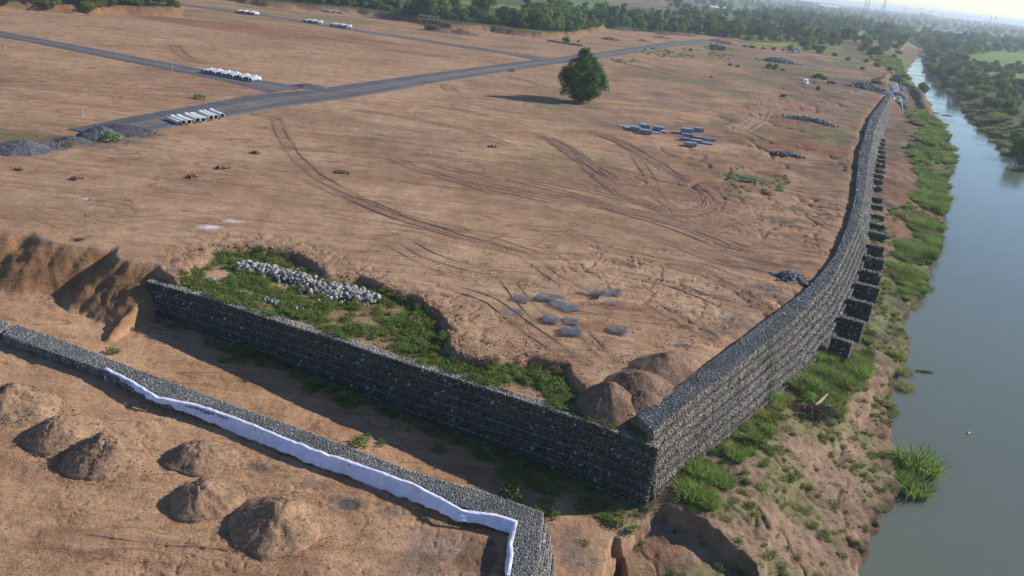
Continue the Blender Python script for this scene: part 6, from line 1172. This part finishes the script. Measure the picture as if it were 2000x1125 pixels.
def motorbike(label, p, rz, paint):
    t = thing('motorbike', label, 'motorbike', (p[0], p[1], ZT(p)), rz)
    for x in (-.62, .62):
        b = MB(); b.lathe([(-.05, .22), (-.05, .3), (0, .32), (.05, .3), (.05, .22)], 14, Matrix.Rotation(math.pi / 2, 3, 'Z')); link('wheel', b.mesh('wheel'), M_black, t, loc=(x, 0, .32))
    b = MB(); b.box((-.05, 0, .5), (.7, .22, .3), None, .8); b.tube((.62, 0, .32), (.38, 0, .95), .03); b.tube((-.62, 0, .32), (-.1, 0, .5), .03); link('frame', b.mesh('frame'), M_black, t)
    b = MB(); b.box((.12, 0, .75), (.45, .26, .2), None, .7); link('tank', b.mesh('tank'), paint, t); b = MB(); b.box((-.35, 0, .78), (.65, .24, .1), None, .85); link('seat', b.mesh('seat'), M_black, t); b = MB(); b.tube((.38, -.35, .98), (.38, .35, .98), .02); link('handlebar', b.mesh('handlebar'), M_black, t)
motorbike('dark motorbike ridden across the far platform', G(1389, 152, 0), 2.6, M_black); pm = G(1389, 152, 0); person('rider in a pale shirt sitting on the motorbike', pm, 2.6, cm('pale_shirt', (.5, .45, .4)), cm('black_trousers', (.03, .03, .03)), True, z=ZT(pm) - .02)
motorbike('red motorbike left on the scrub beyond the lone tree', G(1136, 97, 0), .5, M_red)
def excavator(p, rz):
    t = thing('excavator', 'orange excavator with raised boom at the end of the wall', 'excavator', (p[0], p[1], ZT(p)), rz)
    for s in (-1, 1):
        b = MB(); V = [(math.cos(a) * .5 + (1.6 if math.cos(a) > 0 else -1.6), s * 1.25 - .3, .5 + math.sin(a) * .5) for a in [k * math.pi / 8 + .01 for k in range(16)]]; W_ = [(v[0], v[1] + .6, v[2]) for v in V]; b.add(V + W_, [tuple(range(15, -1, -1)), tuple(range(16, 32))] + [(i, (i + 1) % 16, 16 + (i + 1) % 16, 16 + i) for i in range(16)]); link('track', b.mesh('track'), M_black, t)
    b = MB(); b.box((-.5, 0, 1.75), (3.6, 2.6, 1.1), None, .92); b.box((-2.1, 0, 1.8), (.8, 2.7, 1.3), None, .85); b.tube((0, 0, .9), (0, 0, 1.25), .9, .9, 14); link('house', b.mesh('house'), M_orange, t)
    b = MB(); b.box((.7, .8, 2.4), (1.5, 1.0, 1.5), None, .85); link('cab', b.mesh('cab'), M_glass, t)
    b = MB(); b.box((.7, .8, 3.2), (1.4, 1.0, .1)); link('cab_roof', b.mesh('cab_roof'), M_white, t)
    pts = [(1.2, -.2, 2.0), (3.4, -.2, 5.2), (6.4, -.2, 6.0)]; b = MB()
    for i in range(2): b.tube(pts[i], pts[i + 1], .38 - .05 * i, .32, 4)
    link('boom', b.mesh('boom'), M_orange, t); b = MB(); b.tube((6.4, -.2, 6.2), (7.4, -.2, 2.8), .3, .2, 4); link('arm', b.mesh('arm'), M_orange, t)
    b = MB(); b.tube((1.7, -.2, 1.8), (3.2, -.2, 4.4), .1, .1, 6); b.tube((4.2, -.2, 5.9), (6.3, -.2, 6.8), .1, .1, 6); link('ram', b.mesh('ram'), M_black, t)
    b = MB(); loft(b, [(6.7, [(-.8, 2.1), (.4, 2.1), (.4, 2.9), (-.8, 2.9)]), (7.6, [(-.8, 1.7), (.4, 1.7), (.4, 2.9), (-.8, 2.9)])]); link('bucket', b.mesh('bucket'), M_black, t)
pe = G(1711, 163, 0); excavator(pe, .15)
def crumple(name, label, cat, p, z, w, d, h, mat, seed):
    n = 16; V = []; F = []
    for i in range(n):
        for j in range(n):
            u = i / (n - 1) - .5; v = j / (n - 1) - .5; V.append((u * w, v * d, h * float(np.clip(1 - (2 * u) ** 4 - (2 * v) ** 4, 0, 1)) * (.6 + .5 * float(vnoise(np.array(u * 7 + seed), np.array(v * 7)))) + .04))
    for i in range(n - 1):
        for j in range(n - 1): F.append((i * n + j, (i + 1) * n + j, (i + 1) * n + j + 1, i * n + j + 1))
    o = link(name, npmesh(name, V, F), mat, loc=(p[0], p[1], z)); o.modifiers.new('t', 'SOLIDIFY').thickness = .02; tag(o, label, cat)
p = G(1731, 181, 0); crumple('tarpaulin', 'bright blue tarpaulin heaped at the end of the wall top', 'tarpaulin', p, ZT(p), 7, 3, 1.2, M_blue, 3)
p = G(1753, 198, -4); crumple('tarpaulin', 'red cloth covering the near end of the unfinished wall', 'tarpaulin', p, -2.2, 7, 5, 2.6, M_red, 5)
p = G(811, 39, 0); crumple('tarpaulin', 'dark blue tarpaulin in the shade of the shrine trees', 'tarpaulin', p, ZT(p), 3.4, 2, 1.4, M_blue, 9)
b = MB(); 
for i in range(len(ln_in) - 1): b.box((*((ln_in[i] + ln_in[i + 1]) / 2), -1.9), (1.2, np.linalg.norm(ln_in[i + 1] - ln_in[i]) * 1.02, 1.3), Matrix.Rotation(math.atan2(*(ln_in[i + 1] - ln_in[i])) * -1, 3, 'Z'), .8)
tag(link('geotextile_cloth', b.mesh('geotextile_cloth'), M_white), 'white sheet edging the unfinished far wall', 'cloth')
# shrine corner: rails, flags
def flagpole(x, y, h, lb_):
    p = G(x, y, 0); t = thing('flagpole', lb_, 'flagpole', (*p, ZT(p))); b = MB(); b.tube((0, 0, 0), (0, 0, h), .12, .07, 6); link('pole', b.mesh('pole'), M_post, t)
    V = [(0, 0, h), (-1.6, .1, h - .6), (-1.3, .2, h - 2.0), (-.6, .1, h - 2.6), (0, 0, h - 2.2)]; b = MB(); b.add(V, [(0, 1, 2, 3, 4)]); o = link('flag', b.mesh('flag'), M_white, t); o.modifiers.new('t', 'SOLIDIFY').thickness = .03
flagpole(851, 46, 11.5, 'tall flagpole with a white flag before the huge tree'); flagpole(882, 45, 6.5, 'short flagpole with a white flag before the pale bushes')
def rail(a, b_, n, lb_):
    A_ = G(*a, 0); B_ = G(*b_, 0); z = ZT(A_); t = thing('railing', lb_, 'railing', (*A_, z)); D = B_ - A_
    for h in (.9, 1.5):
        b = MB(); b.tube((0, 0, h), (D[0], D[1], h), .09, .09, 5); link('rail', b.mesh('rail'), M_white, t)
    for k in range(n): b = MB(); b.tube((D[0] * k / (n - 1), D[1] * k / (n - 1), 0), (D[0] * k / (n - 1), D[1] * k / (n - 1), 1.6), .12, .1, 5); link('rail_post', b.mesh('rail_post'), M_white, t)
rail((818, 44), (856, 49), 5, 'pale railing in front of the huge shrine tree'); rail((856, 42), (894, 41), 5, 'pale railing behind the flagpoles')
p = G(897, 50, 0); t = thing('gate_frame', 'white timber gate frame at the end of the shrine rail', 'gate', (*p, ZT(p)))
for x in (-1.2, 1.2): b = MB(); b.box((x, 0, 1.5), (.35, .35, 3)); link('post', b.mesh('post'), M_white, t)
b = MB(); b.box((0, 0, 3.1), (3.6, .4, .35)); link('crossbeam', b.mesh('crossbeam'), M_white, t)
p0 = G(1069, 81, 0); p1 = G(1138, 91, 0); b = MB(); D = p1 - p0; b.box((0, 0, .5), (np.linalg.norm(D), .6, 1.2)); tag(link('concrete_beam', b.mesh('concrete_beam'), M_oldpipe, loc=(*((p0 + p1) / 2), 0), rz=math.atan2(D[1], D[0])), 'long low concrete beam lying across the scrub beyond the lone tree', 'beam')
# far houses and pylons
def house(label, p, w, d, h, rz, wallm, roofm):
    z = ZT(p); t = thing('house', label, 'house', (*p, z), rz); b = MB(); b.box((0, 0, h / 2), (w, d, h)); link('wall', b.mesh('wall'), wallm, t)
    b = MB(); b.add([(-w * .55, -d * .58, h), (w * .55, -d * .58, h), (w * .55, d * .58, h), (-w * .55, d * .58, h), (-w * .55, 0, h + d * .3), (w * .55, 0, h + d * .3)], [(0, 1, 5, 4), (2, 3, 4, 5), (0, 4, 3), (1, 2, 5), (0, 3, 2, 1)]); link('roof', b.mesh('roof'), roofm, t)
    for k in range(max(1, int(w / 4))): b = MB(); b.box((-w / 2 + 2 + k * 4, -d / 2 - .03, h * .55), (1.3, .12, 1.3)); link('window', b.mesh('window'), M_glass, t)
    b = MB(); b.box((w / 2 - 1.2, -d / 2 - .03, 1.05), (1.1, .12, 2.1)); link('door', b.mesh('door'), M_bark, t)
M_tile = plain('red_tile', (.30, .10, .06)); M_tin = plain('blue_tin', (.15, .42, .62), .5)
def far(x, dist): 
    d_ = fw + rt * (x - 1000) / FOC + up * (-(.1125 * x - 180 - 562.5)) / FOC; a_ = math.atan2(d_[0], d_[1]); return np.array([math.sin(a_) * dist, math.cos(a_) * dist])
for (p, w, d, h, rz, wm, rm, lb_) in [(G(1074, 8, 0), 16, 8, 5, .2, M_wall_house, M_wall_house, 'white open-fronted building behind the belt trees'), (G(1330, 14, 0), 22, 12, 7, .1, M_wall_house, M_tile, 'pale shed with earth heaps on the distant brown field'), (G(1400, 21, 0), 26, 8, 5, .2, M_wall_house, M_wall_house, 'long low white shed on the distant brown field'), (G(1845, 63, -3), 26, 10, 5, -.1, M_wall_house, M_tin, 'bright blue roofed shed in the green fields'), (G(1870, 66, -3), 18, 9, 4, -.1, M_wall_house, M_tin, 'smaller blue roofed shed next to the bright blue one'), (G(1957, 64, -3), 16, 10, 6, .3, M_wall_house, M_tile, 'little red roofed house by the dark tree clump'), (far(1572, 3400), 60, 20, 26, .2, M_wall_house, M_wall_house, 'tall white block on the skyline'), (far(1620, 3900), 80, 30, 14, .2, M_wall_house, M_wall_house, 'wide white building below the skyline'), (far(1810, 5200), 50, 30, 30, .1, M_wall_house, M_wall_house, 'faint pale block on the hazy skyline')]: house(lb_, p, w, d, h, rz, wm, rm)
def pylon_mesh(H):
    parts = {}; b = MB(); w = .6 if H > 60 else .5; B0 = H * .11
    def wd(z): return B0 * (1 - z / H) ** 1.3 + .8
    zs = [H * k / 9 for k in range(10)]
    for k in range(9):
        for sx in (-1, 1):
            for sy in (-1, 1): b.tube((sx * wd(zs[k]), sy * wd(zs[k]), zs[k]), (sx * wd(zs[k + 1]), sy * wd(zs[k + 1]), zs[k + 1]), w * .45, w * .4, 4, False)
        for s in (-1, 1):
            b.tube((-wd(zs[k]), s * wd(zs[k]), zs[k]), (wd(zs[k + 1]), s * wd(zs[k + 1]), zs[k + 1]), w * .25, None, 3, False); b.tube((wd(zs[k]), s * wd(zs[k]), zs[k]), (-wd(zs[k + 1]), s * wd(zs[k + 1]), zs[k + 1]), w * .25, None, 3, False)
            b.tube((s * wd(zs[k]), -wd(zs[k]), zs[k]), (s * wd(zs[k + 1]), wd(zs[k + 1]), zs[k + 1]), w * .25, None, 3, False)
    a = MB()
    for z, L in ((H * .66, 9), (H * .78, 8), (H * .9, 7)):
        for s in (-1, 1): a.tube((0, 0, z + 1.6), (s * L, 0, z), w * .3, w * .2, 4, False); a.tube((0, 0, z), (s * L, 0, z), w * .3, w * .2, 4, False)
    return b.mesh('lattice'), a.mesh('crossarm')
lm, am = pylon_mesh(54)
for i, (x, dist, s, lb_) in enumerate([(1690, 2700, .95, 'twin pylon cut by the frame top, nearer the tall white block'), (1696, 2750, .95, 'twin pylon cut by the frame top, beside its twin'), (1726, 2100, 1.0, 'tallest pylon, reaching above the frame top'), (1768, 4800, 1, 'pylon just beyond the tallest one'), (1798, 5600, 1, 'faint pylon in the middle of the line'), (1819, 5400, 1, 'slim pylon beside the skyline block'), (1841, 5600, .9, 'pylon after the skyline block'), (1856, 6500, .8, 'tiny faint pylon of the line'), (1890, 6500, .8, 'faint pylon before the gap'), (1935, 4000, .95, 'first of the close pair of pylons near the frame edge'), (1944, 4100, .95, 'second of the close pair of pylons near the frame edge'), (1928, 6000, .7, 'short faint pylon before the close pair')]):
    p = far(x, dist); t = thing('pylon', lb_, 'pylon', (*p, 0), .4); t.scale = (s,) * 3; link('lattice', lm, M_steel, t); link('crossarm', am, M_steel, t)
# palm standing above the wood
def palm(p, lb_, H=14):
    t = thing('palm_tree', lb_, 'palm tree', (*p, ZT(p))); b = MB(); b.tube((0, 0, 0), (.5, .2, H), .3, .2, 7); link('trunk', b.mesh('trunk'), M_bark, t); V = []; F = []; r = np.random.default_rng(4)
    for k in range(22):
        a = 6.28 * k / 22; e = r.uniform(-.5, .9); 
        for s in range(10):
            q = s / 9 * 3.2; z = H + e * q - .22 * q * q; c_ = np.array([.5 + math.cos(a) * q, .2 + math.sin(a) * q, z]); n_ = np.array([-math.sin(a), math.cos(a), 0]) * .7; i = len(V); V += [c_, c_ + n_ + [0, 0, -.5], c_ + n_ * .9 + [math.cos(a) * .3, math.sin(a) * .3, -.5], c_ - n_ + [0, 0, -.5], c_ - n_ * .9 + [math.cos(a) * .3, math.sin(a) * .3, -.5]]; F += [(i, i + 1, i + 2, i), (i, i + 3, i + 4, i)]
    me = bpy.data.meshes.new('fronds'); me.from_pydata([tuple(v) for v in V], [], [f[:3] for f in F]); ca = me.color_attributes.new('Col', 'FLOAT_COLOR', 'POINT'); ca.data.foreach_set('color', np.tile([.05, .09, .025, 1], len(V)).astype(np.float32)); link('crown', me, M_leaf, t)
palm(far(1611, 1350), 'single palm rising above the far woods'); palm(G(1490, 50, 0), 'palm beside the tall dark spreading tree', 11)
# ------------------------------------------------------------------ haze
b = MB(); b.box((0, 9000, (58 - 13) / 2), (44000, 36000, 58 + 13)); m = bpy.data.materials.new('haze'); m.use_nodes = True; nt = m.node_tree; nt.nodes.remove(nt.nodes['Principled BSDF'])
v = nt.nodes.new('ShaderNodeVolumePrincipled'); v.inputs['Density'].default_value = HAZE; v.inputs['Color'].default_value = (.74, .87, 1.0, 1); v.inputs['Anisotropy'].default_value = .25; nt.links.new(v.outputs[0], nt.nodes['Material Output'].inputs['Volume'])
o = link('haze', b.mesh('haze'), m); tag(o, 'thin blue haze over the whole country', kind='stuff')
